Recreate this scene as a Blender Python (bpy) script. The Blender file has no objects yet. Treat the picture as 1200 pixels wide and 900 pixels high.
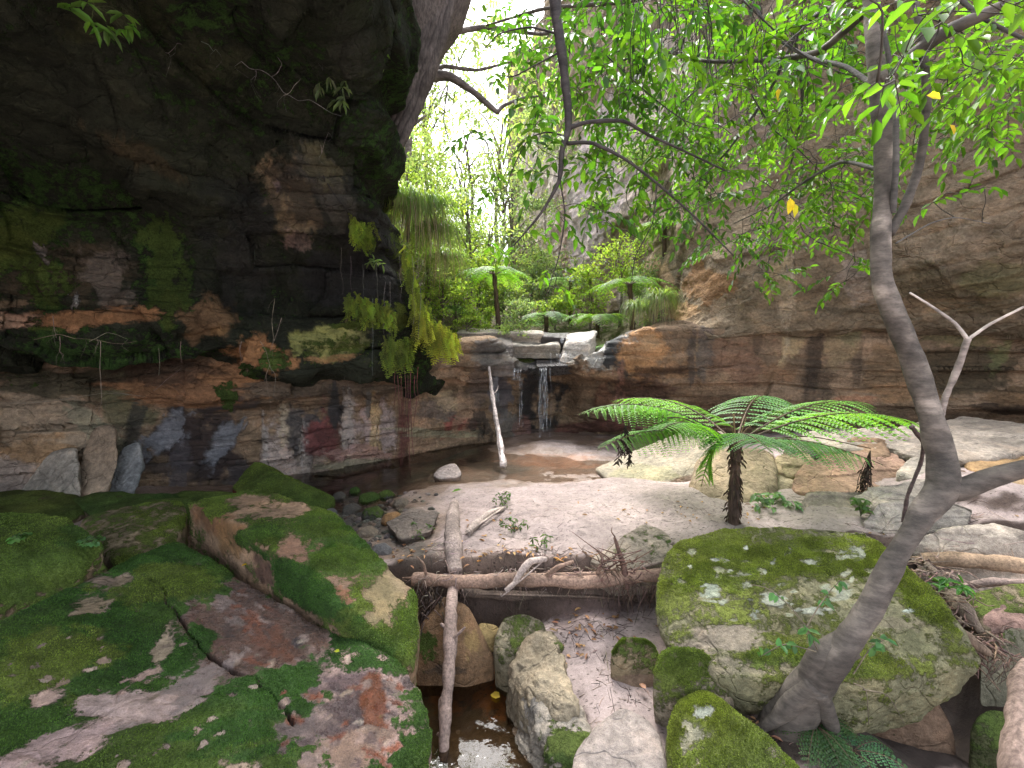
import bpy, bmesh, math, random
import numpy as np
from mathutils import Vector
random.seed(7); RNG = np.random.default_rng(7)
S = bpy.context.scene; COL = S.collection
# ------------------------------------------------------------ camera
F = 520.0; HOR = 410.0; CH = 1.6
PITCH = math.atan((450-HOR)/F)
cam = bpy.data.cameras.new('camera'); co = bpy.data.objects.new('camera', cam); COL.objects.link(co)
cam.sensor_width = 36; cam.lens = 36*F/1200; cam.clip_start = .02; cam.clip_end = 600
co.location = (0, 0, CH); co.rotation_euler = (math.pi/2-PITCH, 0, 0); S.camera = co
# ------------------------------------------------------------ sky, sun, exposure
SUN_EL, SUN_AZ = math.radians(60), math.radians(-8)      # azimuth measured from +Y towards +X
w = bpy.data.worlds.new('World'); S.world = w; w.use_nodes = True
nt = w.node_tree; nt.nodes.clear()
sk = nt.nodes.new('ShaderNodeTexSky'); sk.sky_type = 'NISHITA'; sk.sun_disc = False
sk.sun_elevation = SUN_EL; sk.sun_rotation = SUN_AZ; sk.air_density = 1.0; sk.dust_density = 4; sk.ozone_density = 1
hs = nt.nodes.new('ShaderNodeHueSaturation'); hs.inputs['Saturation'].default_value = .30
bg = nt.nodes.new('ShaderNodeBackground'); bg.inputs['Strength'].default_value = .125
wo = nt.nodes.new('ShaderNodeOutputWorld')
nt.links.new(sk.outputs[0], hs.inputs['Color']); nt.links.new(hs.outputs[0], bg.inputs[0]); nt.links.new(bg.outputs[0], wo.inputs[0])
sl = bpy.data.lights.new('sun', 'SUN'); so = bpy.data.objects.new('sun', sl); COL.objects.link(so)
sl.energy = 1.5; sl.angle = math.radians(28); sl.color = (1, .97, .93)
sd = Vector((math.sin(SUN_AZ)*math.cos(SUN_EL), math.cos(SUN_AZ)*math.cos(SUN_EL), math.sin(SUN_EL)))
so.rotation_euler = sd.to_track_quat('Z', 'Y').to_euler(); so.location = (0, 0, 30)
S.view_settings.view_transform = 'Standard'; S.view_settings.look = 'None'
S.view_settings.gamma = 1; S.view_settings.use_curve_mapping = False
S.view_settings.exposure = 2.5
HAZE = 0
# ------------------------------------------------------------ points
CP, SP = math.cos(PITCH), math.sin(PITCH)
def ray(px, py):
    x = (px-600)/F; y = (450-py)/F
    return np.array([x, CP+y*SP, -SP+y*CP])
def P(px, py, d):                                        # pixel and distance along Y -> world point
    r = ray(px, py); return np.array([0, 0, CH])+r*(d/r[1])
def Z(px, py, z):                                        # pixel and height -> world point
    r = ray(px, py); return np.array([0, 0, CH])+r*((z-CH)/r[2])
def proj(v):                                             # used at build time only, to find where a stain sits on the rock
    v = np.asarray(v, float); d = v-np.array([0, 0, CH])
    f = d[..., 1]*CP-d[..., 2]*SP; u = d[..., 1]*SP+d[..., 2]*CP
    f = np.where(np.abs(f) < 1e-4, 1e-4, f)
    return 600+F*d[..., 0]/f, 450-F*u/f, f
# ------------------------------------------------------------ noise
TAB = np.random.default_rng(3).random(65536)
def _h(i, j, k, s): return TAB[((i*73856093) ^ (j*19349663) ^ (k*83492791) ^ (s*2654435761)) & 65535]
def noise(p, sc=1.0, seed=0):
    q = np.asarray(p, float)*sc; i = np.floor(q).astype(np.int64); f = q-i; f = f*f*f*(f*(f*6-15)+10)
    r = 0
    for a in (0, 1):
        wa = f[..., 0] if a else 1-f[..., 0]
        for b in (0, 1):
            wb = f[..., 1] if b else 1-f[..., 1]
            for c in (0, 1):
                wc = f[..., 2] if c else 1-f[..., 2]
                r = r+wa*wb*wc*_h(i[..., 0]+a, i[..., 1]+b, i[..., 2]+c, seed)
    return r
def fbm(p, sc=1.0, o=5, seed=0, g=.5):                   # about -1..1
    r = 0; a = 1; t = 0
    for k in range(o):
        r = r+a*(noise(p, sc*2.03**k, seed+k*17)*2-1); t += a; a *= g
    return r/t*1.6
def ridge(p, sc=1.0, o=4, seed=0):
    r = 0; a = 1; t = 0
    for k in range(o):
        n = 1-np.abs(noise(p, sc*2.1**k, seed+k*13)*2-1); r = r+a*n*n; t += a; a *= .5
    return r/t
def ss(a, b, x):
    t = np.clip((x-a)/(b-a), 0, 1); return t*t*(3-2*t)
def strata(p, h=.22, dip=(0, 0), seed=0):                # stepped beds, each with its own set-back
    zz = p[..., 2]+dip[0]*p[..., 0]+dip[1]*p[..., 1]+.10*fbm(p, .5, 3, seed+5)
    i = np.floor(zz/h).astype(np.int64); f = zz/h-i
    blk = np.floor(p[..., 0]*.8+p[..., 1]*.5+3*_h(i, i, i, seed)+.5*fbm(p, .8, 2, seed+9)).astype(np.int64)
    a = _h(i, blk, i, seed+1); b = _h(i+1, blk, i+1, seed+1)
    return a+(b-a)*ss(.80, 1.0, f)
# ------------------------------------------------------------ objects
def tag(o, label=None, cat=None, group=None, kind=None):
    if label: o['label'] = label
    if cat: o['category'] = cat
    if group: o['group'] = group
    if kind: o['kind'] = kind
    return o
def thing(name, loc, label, cat, group=None):
    o = bpy.data.objects.new(name, None); COL.objects.link(o); o.location = tuple(loc); o.empty_display_size = .1
    return tag(o, label, cat, group)
def mesh_obj(name, V, Fc, mat, parent=None, smooth=True, col=None, aux=None, origin=None):
    V = np.asarray(V, np.float32)
    if parent is not None:
        origin = np.array(parent.location) if parent.parent is None else np.array(parent.parent.location)+np.array(parent.location)
    elif origin is None:
        c = V.mean(0); origin = np.array([c[0], c[1], V[:, 2].min()])
    V = V-np.asarray(origin, np.float32)
    me = bpy.data.meshes.new(name)
    if isinstance(Fc, np.ndarray):
        n, k = Fc.shape
        me.vertices.add(len(V)); me.vertices.foreach_set('co', V.ravel())
        me.loops.add(n*k); me.loops.foreach_set('vertex_index', Fc.astype(np.int32).ravel())
        me.polygons.add(n); me.polygons.foreach_set('loop_start', np.arange(0, n*k, k, dtype=np.int32))
        me.update(calc_edges=True)
    else:
        me.from_pydata([tuple(v) for v in V], [], Fc)
    if smooth: me.polygons.foreach_set('use_smooth', np.ones(len(me.polygons), bool))
    for nm, a in (('Col', col), ('Aux', aux)):
        if a is not None:
            a = np.asarray(a, np.float32)
            if a.ndim == 1: a = np.tile(a, (len(V), 1))
            at = me.color_attributes.new(nm, 'FLOAT_COLOR', 'POINT')
            at.data.foreach_set('color', np.concatenate([a[:, :3], np.ones((len(V), 1), np.float32)], 1).ravel())
    me.materials.append(mat)
    o = bpy.data.objects.new(name, me); COL.objects.link(o)
    if parent is not None: o.parent = parent
    else: o.location = tuple(float(x) for x in origin)
    return o
class Geo:                                               # gathers vertices and quads for one mesh
    def __init__(s): s.v = []; s.f = []; s.c = []; s.n = 0
    def add(s, V, Fc, c):
        V = np.asarray(V, float); s.v.append(V); s.f.append(np.asarray(Fc, np.int64)+s.n); s.n += len(V)
        c = np.asarray(c, float); s.c.append(np.tile(c, (len(V), 1)) if c.ndim == 1 else c)
    def build(s, name, mat, parent=None, smooth=True, origin=None):
        return mesh_obj(name, np.concatenate(s.v), np.concatenate(s.f), mat, parent, smooth, np.concatenate(s.c), None, origin)
def normals(V, Fc):
    a = V[Fc[:, 1]]-V[Fc[:, 0]]; b = V[Fc[:, -1]]-V[Fc[:, 0]]; n = np.cross(a, b)
    N = np.zeros_like(V)
    for k in range(Fc.shape[1]):
        for c in range(3): N[:, c] += np.bincount(Fc[:, k], n[:, c], len(V))
    return N/np.maximum(np.linalg.norm(N, axis=1, keepdims=True), 1e-9)
# ------------------------------------------------------------ materials
def new_mat(name):
    m = bpy.data.materials.new(name); m.use_nodes = True; t = m.node_tree; t.nodes.clear()
    return m, t
def nd(t, typ, **k):
    n = t.nodes.new('ShaderNode'+typ)
    for a, b in k.items():
        if a in n.inputs: n.inputs[a].default_value = b
        else: setattr(n, a, b)
    return n
def L(t, a, b): t.links.new(a, b)
def math_(t, op, a, b=None, c=None, clamp=False):
    n = t.nodes.new('ShaderNodeMath'); n.operation = op; n.use_clamp = clamp
    for i, x in enumerate((a, b, c)):
        if x is None: continue
        if isinstance(x, (int, float)): n.inputs[i].default_value = x
        else: t.links.new(x, n.inputs[i])
    return n.outputs[0]
def mixc(t, f, a, b, bt='MIX'):
    n = t.nodes.new('ShaderNodeMix'); n.data_type = 'RGBA'; n.blend_type = bt
    for i, x in ((0, f), (6, a), (7, b)):
        if isinstance(x, (int, float)): n.inputs[i].default_value = x
        elif isinstance(x, tuple): n.inputs[i].default_value = (*x, 1)
        else: t.links.new(x, n.inputs[i])
    return n.outputs[2]
def mapr(t, x, a, b, c, d):
    n = t.nodes.new('ShaderNodeMapRange'); n.interpolation_type = 'SMOOTHSTEP'
    t.links.new(x, n.inputs[0])
    for i, y in enumerate((a, b, c, d)): n.inputs[i+1].default_value = y
    return n.outputs[0]
def rock_material(name, bump=.02, scale=1.0, bed=True):
    m, t = new_mat(name)
    tc = nd(t, 'TexCoord'); at = nd(t, 'Attribute', attribute_name='Col'); ax = nd(t, 'Attribute', attribute_name='Aux')
    sx = nd(t, 'SeparateColor'); L(t, ax.outputs[0], sx.inputs[0])
    def ns(sc, det=6, rough=.6, vec=None):
        n = nd(t, 'TexNoise'); n.inputs['Scale'].default_value = sc*scale; n.inputs['Detail'].default_value = det; n.inputs['Roughness'].default_value = rough
        L(t, vec or tc.outputs['Object'], n.inputs['Vector']); return n.outputs[0]
    mp = nd(t, 'Mapping'); mp.inputs['Scale'].default_value = (1, 1, 1.8 if bed else 1); L(t, tc.outputs['Object'], mp.inputs[0])
    n1 = ns(3.5, 6, .68, mp.outputs[0]); n2 = ns(26, 4, .7); n3 = ns(190, 1, .7)
    moss_n = ns(11, 5, .78)
    mo = math_(t, 'ADD', sx.outputs[0], math_(t, 'MULTIPLY', math_(t, 'SUBTRACT', moss_n, .5), 2.5))
    mo = mapr(t, mo, .38, .68, 0, 1)
    v = mapr(t, n1, .28, .72, .66, 1.30)
    v2 = mapr(t, n2, .25, .75, .72, 1.25)
    v3 = mapr(t, n3, .25, .75, .82, 1.16)
    vv = math_(t, 'MULTIPLY', math_(t, 'MULTIPLY', v, v2), v3)
    base = nd(t, 'VectorMath', operation='SCALE'); L(t, at.outputs[0], base.inputs[0]); L(t, vv, base.inputs['Scale'])
    warm = mapr(t, n1, .45, .7, 0, .35)
    b2 = mixc(t, warm, base.outputs[0], (1.15, .95, .78), 'MULTIPLY')
    # moss: dark to yellow-green tufts
    f2 = ns(60, 4, .78); f3 = n3; bigf = ns(2.2, 4, .65)
    mt = mapr(t, math_(t, 'ADD', math_(t, 'MULTIPLY', f2, .65), math_(t, 'MULTIPLY', f3, .35)), .36, .66, 0, 1)
    yel = mixc(t, sx.outputs[2], (.028, .066, .014), (.105, .125, .024))
    yel2 = mixc(t, sx.outputs[2], (.085, .180, .042), (.28, .33, .075))
    mc = mixc(t, mt, yel, yel2)
    big = mapr(t, bigf, .35, .68, .6, 1.2)
    mcs = nd(t, 'VectorMath', operation='SCALE'); L(t, mc, mcs.inputs[0]); L(t, big, mcs.inputs['Scale'])
    colr = mixc(t, mo, b2, mcs.outputs[0])
    pb = nd(t, 'BsdfPrincipled'); L(t, colr, pb.inputs['Base Color'])
    wet = math_(t, 'MULTIPLY', sx.outputs[1], math_(t, 'SUBTRACT', 1, mo))
    rg = math_(t, 'SUBTRACT', .93, math_(t, 'MULTIPLY', wet, mapr(t, n2, .3, .7, .84, .5)))
    L(t, rg, pb.inputs['Roughness'])
    L(t, math_(t, 'ADD', .25, math_(t, 'MULTIPLY', wet, .75)), pb.inputs['Specular IOR Level'])
    vo = nd(t, 'TexVoronoi'); vo.feature = 'DISTANCE_TO_EDGE'; vo.inputs['Scale'].default_value = 2.2*scale
    wv = nd(t, 'VectorMath', operation='ADD'); nn = nd(t, 'TexNoise'); nn.inputs['Scale'].default_value = 4; L(t, tc.outputs['Object'], nn.inputs['Vector'])
    sc_ = nd(t, 'VectorMath', operation='SCALE'); sc_.inputs['Scale'].default_value = .35; L(t, nn.outputs[1], sc_.inputs[0])
    L(t, mp.outputs[0] if bed else tc.outputs['Object'], wv.inputs[0]); L(t, sc_.outputs[0], wv.inputs[1]); L(t, wv.outputs[0], vo.inputs['Vector'])
    crack = math_(t, 'MULTIPLY', mapr(t, vo.outputs[0], 0, .025, -.7, 0), math_(t, 'SUBTRACT', 1, mo))
    h = math_(t, 'ADD', math_(t, 'MULTIPLY', n1, 1.6), math_(t, 'MULTIPLY', n2, .55))
    h = math_(t, 'ADD', h, math_(t, 'MULTIPLY', n3, .10)); h = math_(t, 'ADD', h, math_(t, 'MULTIPLY', crack, .5))
    h = math_(t, 'ADD', h, math_(t, 'MULTIPLY', wet, math_(t, 'MULTIPLY', f2, 1.8)))
    h = math_(t, 'ADD', h, math_(t, 'MULTIPLY', mo, math_(t, 'ADD', .25, math_(t, 'ADD', math_(t, 'MULTIPLY', f2, .9), math_(t, 'MULTIPLY', f3, .4)))))
    bp = nd(t, 'Bump'); bp.inputs['Strength'].default_value = .85; bp.inputs['Distance'].default_value = bump
    L(t, h, bp.inputs['Height']); L(t, bp.outputs[0], pb.inputs['Normal'])
    o = nd(t, 'OutputMaterial'); L(t, pb.outputs[0], o.inputs[0]); return m
M = {}
M['rock'] = rock_material('sandstone', .06)
M['boulder'] = rock_material('weathered_stone', .032, 1.0, False)
def sand_material():
    m, t = new_mat('creek_sand')
    tc = nd(t, 'TexCoord'); at = nd(t, 'Attribute', attribute_name='Col'); ax = nd(t, 'Attribute', attribute_name='Aux')
    sx = nd(t, 'SeparateColor'); L(t, ax.outputs[0], sx.inputs[0])
    def ns(sc, det=5, rough=.6, vec=None, dist=0):
        n = nd(t, 'TexNoise'); n.inputs['Scale'].default_value = sc; n.inputs['Detail'].default_value = det; n.inputs['Roughness'].default_value = rough
        n.inputs['Distortion'].default_value = dist
        L(t, vec or tc.outputs['Object'], n.inputs['Vector']); return n.outputs[0]
    a = ns(2.2, 6); b = ns(22, 5, .7); c = ns(320, 2, .7)
    v = math_(t, 'MULTIPLY', math_(t, 'MULTIPLY', mapr(t, a, .3, .7, .78, 1.12), mapr(t, b, .3, .7, .8, 1.12)), mapr(t, c, .25, .75, .72, 1.25))
    base = nd(t, 'VectorMath', operation='SCALE'); L(t, at.outputs[0], base.inputs[0]); L(t, v, base.inputs['Scale'])
    mp = nd(t, 'Mapping'); mp.inputs['Scale'].default_value = (26, 70, 20); mp.inputs['Rotation'].default_value = (0, 0, .25); L(t, tc.outputs['Object'], mp.inputs[0])
    vo = nd(t, 'TexVoronoi'); vo.inputs['Scale'].default_value = 1; L(t, mp.outputs[0], vo.inputs['Vector'])
    sc1 = nd(t, 'SeparateColor'); L(t, vo.outputs[1], sc1.inputs[0])
    fl = math_(t, 'MULTIPLY', mapr(t, vo.outputs[0], .10, .34, 1, 0), mapr(t, math_(t, 'ADD', sc1.outputs[0], math_(t, 'MULTIPLY', a, .8)), .88, 1.0, 0, .9))
    colr = mixc(t, fl, base.outputs[0], (.05, .035, .028))
    pb = nd(t, 'BsdfPrincipled'); L(t, colr, pb.inputs['Base Color'])
    L(t, math_(t, 'SUBTRACT', .95, math_(t, 'MULTIPLY', sx.outputs[1], .65)), pb.inputs['Roughness'])
    h = math_(t, 'ADD', math_(t, 'MULTIPLY', b, .8), math_(t, 'MULTIPLY', c, .22)); h = math_(t, 'ADD', h, math_(t, 'MULTIPLY', fl, .15))
    bp = nd(t, 'Bump'); bp.inputs['Strength'].default_value = .7; bp.inputs['Distance'].default_value = .02
    L(t, h, bp.inputs['Height']); L(t, bp.outputs[0], pb.inputs['Normal'])
    o = nd(t, 'OutputMaterial'); L(t, pb.outputs[0], o.inputs[0]); return m
M['sand'] = sand_material()
def water_material(name, tint, ripple, rough=.03):
    m, t = new_mat(name); tc = nd(t, 'TexCoord')
    n = nd(t, 'TexNoise'); n.inputs['Scale'].default_value = 9; n.inputs['Detail'].default_value = 3; L(t, tc.outputs['Object'], n.inputs['Vector'])
    bp = nd(t, 'Bump'); bp.inputs['Strength'].default_value = ripple; bp.inputs['Distance'].default_value = .01; L(t, n.outputs[0], bp.inputs['Height'])
    tr = nd(t, 'BsdfTransparent'); tr.inputs[0].default_value = (*tint, 1)
    gl = nd(t, 'BsdfGlossy'); gl.inputs['Roughness'].default_value = rough; L(t, bp.outputs[0], gl.inputs['Normal'])
    fr = nd(t, 'Fresnel'); fr.inputs[0].default_value = 1.5; L(t, bp.outputs[0], fr.inputs['Normal'])
    mx = nd(t, 'MixShader'); L(t, fr.outputs[0], mx.inputs[0]); L(t, tr.outputs[0], mx.inputs[1]); L(t, gl.outputs[0], mx.inputs[2])
    o = nd(t, 'OutputMaterial'); L(t, mx.outputs[0], o.inputs[0]); return m
M['pool'] = water_material('pool_water', (.80, .76, .70), .3)
M['puddle'] = water_material('puddle_water', (.50, .45, .36), .2)
def leaf_material(name, trans=.45, rough=.42, sc=7):
    m, t = new_mat(name); tc = nd(t, 'TexCoord'); at = nd(t, 'Attribute', attribute_name='Col')
    n = nd(t, 'TexNoise'); n.inputs['Scale'].default_value = sc; n.inputs['Detail'].default_value = 3; L(t, tc.outputs['Object'], n.inputs['Vector'])
    b = nd(t, 'VectorMath', operation='SCALE'); L(t, at.outputs[0], b.inputs[0]); L(t, mapr(t, n.outputs[0], .3, .7, .72, 1.3), b.inputs['Scale'])
    pb = nd(t, 'BsdfPrincipled'); L(t, b.outputs[0], pb.inputs['Base Color']); pb.inputs['Roughness'].default_value = rough; pb.inputs['Specular IOR Level'].default_value = .4
    tl = nd(t, 'BsdfTranslucent'); tb = mixc(t, 1.0, b.outputs[0], (2.2, 2.3, .7), 'MULTIPLY'); L(t, tb, tl.inputs[0])
    mx = nd(t, 'MixShader'); mx.inputs[0].default_value = trans; L(t, pb.outputs[0], mx.inputs[1]); L(t, tl.outputs[0], mx.inputs[2])
    o = nd(t, 'OutputMaterial'); L(t, mx.outputs[0], o.inputs[0]); return m
M['leaf'] = leaf_material('leaf_blade')
M['fern'] = leaf_material('fern_blade', .42, .5, 4)
M['moss'] = leaf_material('moss_shoot', .25, .8, 9)
M['dry'] = leaf_material('dry_leaf', .15, .8, 9)
def bark_material(name, mottle=1.0, sc=(14, 14, 3), bump=.006, rough=.8):
    m, t = new_mat(name); tc = nd(t, 'TexCoord'); at = nd(t, 'Attribute', attribute_name='Col')
    mp = nd(t, 'Mapping'); mp.inputs['Scale'].default_value = sc; L(t, tc.outputs['Object'], mp.inputs[0])
    n = nd(t, 'TexNoise'); n.inputs['Scale'].default_value = 1; n.inputs['Detail'].default_value = 8; n.inputs['Roughness'].default_value = .7; L(t, mp.outputs[0], n.inputs['Vector'])
    n2 = nd(t, 'TexNoise'); n2.inputs['Scale'].default_value = 5; n2.inputs['Detail'].default_value = 6; L(t, tc.outputs['Object'], n2.inputs['Vector'])
    v = math_(t, 'MULTIPLY', mapr(t, n.outputs[0], .3, .7, 1-.45*mottle, 1+.4*mottle), mapr(t, n2.outputs[0], .35, .65, 1-.3*mottle, 1+.25*mottle))
    b = nd(t, 'VectorMath', operation='SCALE'); L(t, at.outputs[0], b.inputs[0]); L(t, v, b.inputs['Scale'])
    pb = nd(t, 'BsdfPrincipled'); L(t, b.outputs[0], pb.inputs['Base Color']); pb.inputs['Roughness'].default_value = rough
    bp = nd(t, 'Bump'); bp.inputs['Strength'].default_value = .8; bp.inputs['Distance'].default_value = bump
    L(t, math_(t, 'ADD', n.outputs[0], math_(t, 'MULTIPLY', n2.outputs[0], .6)), bp.inputs['Height']); L(t, bp.outputs[0], pb.inputs['Normal'])
    o = nd(t, 'OutputMaterial'); L(t, pb.outputs[0], o.inputs[0]); return m
M['bark'] = bark_material('smooth_grey_bark', 1.15, (9, 9, 22), .010)
M['wood'] = bark_material('weathered_wood', 1.0, (60, 60, 60), .008)
M['root'] = bark_material('fibrous_bark', 1.0, (50, 50, 9), .02, .95)
# ------------------------------------------------------------ surfaces
def cr(A, n):                                            # Catmull-Rom along axis 0
    A = np.asarray(A, float); k = len(A)
    ext = np.concatenate([[2*A[0]-A[1]], A, [2*A[-1]-A[-2]]])
    u = np.linspace(0, k-1, n); i = np.minimum(u.astype(int), k-2); f = (u-i).reshape(-1, *([1]*(A.ndim-1)))
    p0, p1, p2, p3 = ext[i], ext[i+1], ext[i+2], ext[i+3]
    # damped tangents keep ledges crisp without overshoot
    m1 = (p2-p0)*.32; m2 = (p3-p1)*.32
    return (2*f**3-3*f**2+1)*p1+(f**3-2*f**2+f)*m1+(-2*f**3+3*f**2)*p2+(f**3-f**2)*m2
def grid_faces(a, b):
    i = np.arange(a-1)[:, None]*b+np.arange(b-1)[None]; i = i.ravel()
    return np.stack([i, i+1, i+b+1, i+b], 1)
def apply_patches(V, col, aux, patches, seed=0):
    """patches: (px, py, rx, ry, colour or 'moss', strength, wet/yellow [, tilt]) each anchored to the 3-D spot of the surface it sits on"""
    if not patches: return
    X, Y, D = proj(V); ok = D > .2
    for pi, pt in enumerate(patches):
        px, py, rx, ry, c, st, wv = pt[:7]; tilt = pt[7] if len(pt) > 7 else 0
        dd = (X-px)**2+(Y-py)**2+np.where(ok, 0, 1e9)
        near = dd < dd.min()+60
        k = np.where(near)[0][np.argmin(D[near])]
        c0 = V[k]; d = D[k]; R = 3.2*max(rx, ry)*d/F
        ix = np.where(np.abs(V-c0).max(1) < R)[0]; v = V[ix]; dv = v-c0
        vw = c0-np.array([0, 0, CH]); hor = dv[:, 0]-dv[:, 1]*vw[0]/vw[1]; up = dv[:, 2]-dv[:, 1]*vw[2]/vw[1]
        ct, st_ = math.cos(math.radians(tilt)), math.sin(math.radians(tilt))
        a = (hor*ct+up*st_)*F/d/rx; b = (-hor*st_+up*ct)*F/d/ry
        r = np.sqrt(a*a+b*b); s_ = .5*(rx+ry)*d/F
        q_ = np.stack([a, b, (v@np.array([.3, .9, .2]))*.4/s_+pi*7.3], 1); nn = fbm(q_, 1.15, 6, seed+pi, .66)*.85
        wgt = ss(-.16, .20, .85-r+nn)*st; wm = ss(-.55, .55, .85-r+nn)*st
        if isinstance(c, str):
            aux[ix, 0] = aux[ix, 0]*(1-wm)+wm*(1.0 if c == 'moss' else 0.0)
            aux[ix, 2] = aux[ix, 2]*(1-wgt)+wgt*wv
        else:
            col[ix] = col[ix]*(1-wgt[:, None])+np.array(c)*wgt[:, None]
            aux[ix, 0] *= 1-wm
            aux[ix, 1] = aux[ix, 1]*(1-wgt)+wgt*wv
def cliff(name, rows, nr, nc, disp, base, patches, mossf=None, seed=0, flip=False, dip=(0, 0), sh=.22, sa=.12, band=.44, rel=.16):
    A = np.array(rows, float)
    G = cr(A, nr); G = cr(G.transpose(1, 0, 2), nc).transpose(1, 0, 2)
    V = G.reshape(-1, 3); Fc = grid_faces(nr, nc)
    if flip: Fc = Fc[:, ::-1]
    N = normals(V, Fc)
    D = fbm(V, .7, 3, seed)*disp+fbm(V, 3, 5, seed+3)*disp*.30+(strata(V, sh, dip, seed)-.5)*sa+(strata(V, sh*.3, dip, seed+50)-.5)*sa*.22
    D -= ss(.80, .97, ridge(V, .9, 3, seed+8))*disp*.28
    V = V+N*D[:, None]; N = normals(V, Fc)
    col = np.tile(np.array(base, float), (len(V), 1)); aux = np.zeros((len(V), 3))
    s = strata(V, sh*.7, dip, seed+90)[:, None]; col *= 1-band*.5+band*s
    col *= 1+.22*fbm(V, 1.3, 5, seed+60)[:, None]
    if mossf is not None: mossf(V, N, col, aux)
    c0 = col.mean(1); apply_patches(V, col, aux, patches, seed)
    V = V+N*(np.clip(col.mean(1)-.20, -.14, .30)*rel+aux[:, 0]*.02)[:, None]     # pale skins of rock stand proud of the dark hollows
    return mesh_obj(name, V, Fc, M['rock'], None, True, np.clip(col, .004, .9), np.clip(aux, 0, 1), (0, 0, 0))
_ICO = {}
def ico(sub):
    if sub not in _ICO:
        bm = bmesh.new(); bmesh.ops.create_icosphere(bm, subdivisions=sub, radius=1)
        _ICO[sub] = (np.array([v.co[:] for v in bm.verts]), np.array([[v.index for v in f.verts] for f in bm.faces])); bm.free()
    return _ICO[sub]
def rock_mesh(pts, sub=6, p=14, disp=.03, seed=0, dents=(), grooves=(), fine=1.0, layered=0):
    """a stone bounded by the planes of the hull of pts, with its edges worn round"""
    pts = np.asarray(pts, float); c = pts.mean(0)
    bm = bmesh.new()
    for q in pts: bm.verts.new(tuple(q-c))
    bm.verts.ensure_lookup_table(); bmesh.ops.convex_hull(bm, input=bm.verts[:]); bm.normal_update()
    pl = []
    for f in bm.faces:
        n = np.array(f.normal[:]); d = n@np.array(f.verts[0].co[:])
        if d < 0: n, d = -n, -d
        if d < 1e-4 or f.calc_area() < 1e-5: continue
        if any(n@m > .985 for m, _ in pl): continue
        pl.append((n, d))
    bm.free()
    ext = pts.max(0)-pts.min(0)
    U, Fc = ico(sub); e = ext/ext.max(); e = np.maximum(e, .25); W = U*e; W /= np.linalg.norm(W, axis=1, keepdims=True)
    s = np.zeros(len(W))
    for n, d in pl: s += np.maximum(0, W@n/d)**p
    V = W*((s**(-1/p))*(2.1**(1/p)))[:, None]+c
    N = normals(V, Fc)
    if (N*(V-c)).sum(1).mean() < 0: Fc = Fc[:, ::-1]; N = -N
    q = V+seed*3.7
    D = fbm(q, 1.6, 4, seed)*disp+fbm(q, 6, 4, seed+4)*disp*.35*fine+fbm(q, 25, 3, seed+7)*disp*.10*fine
    D -= ss(.80, .97, ridge(q, 2.2, 3, seed+3))*disp*.55
    if layered: D += (strata(q, .07, (0, 0), seed)-.5)*layered
    V = V+N*D[:, None]
    for (dc, r, depth) in dents:
        k = np.exp(-((np.linalg.norm((V-dc)/np.asarray(r), axis=1))**2)); V = V-N*(k*depth)[:, None]
    for (line, wd, depth) in grooves:
        line = cr(np.array(line), 60); line = line+np.stack([fbm(line, 6, 3, 5)*.03, fbm(line, 6, 3, 9)*.02, np.zeros(60)], 1)
        dm = np.full(len(V), 9.)
        for q_ in cr(line, 240): dm = np.minimum(dm, np.linalg.norm((V-q_)[:, :2], axis=1))
        V = V-np.array([0, 0, 1])*(np.exp(-(dm/wd)**2)*depth*(N[:, 2] > .3))[:, None]
    return V, Fc
def paint_rock(V, Fc, base, moss=0., mossy=.5, wet=0., seed=0, patches=(), var=.25, alt=None):
    N = normals(V, Fc); q = V+seed*1.3
    col = np.tile(np.array(base, float), (len(V), 1))*(1+var*fbm(q, 2.2, 5, seed+2)[:, None])
    if alt is not None:
        k = ss(-.1, .5, fbm(q, 3, 5, seed+8))[:, None]; col = col*(1-k)+np.array(alt)*k
    aux = np.zeros((len(V), 3))
    aux[:, 0] = np.clip(moss*(.35+.75*ss(-.1, .7, N[:, 2]))+.35*fbm(q, 2.5, 5, seed+5)*(moss > 0)*(moss < .99), 0, 1)
    aux[:, 1] = wet; aux[:, 2] = np.clip(mossy+.35*fbm(q, 1.5, 4, seed+6), 0, 1)
    apply_patches(V, col, aux, patches, seed)
    return np.clip(col, .004, .9), np.clip(aux, 0, 1)
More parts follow.
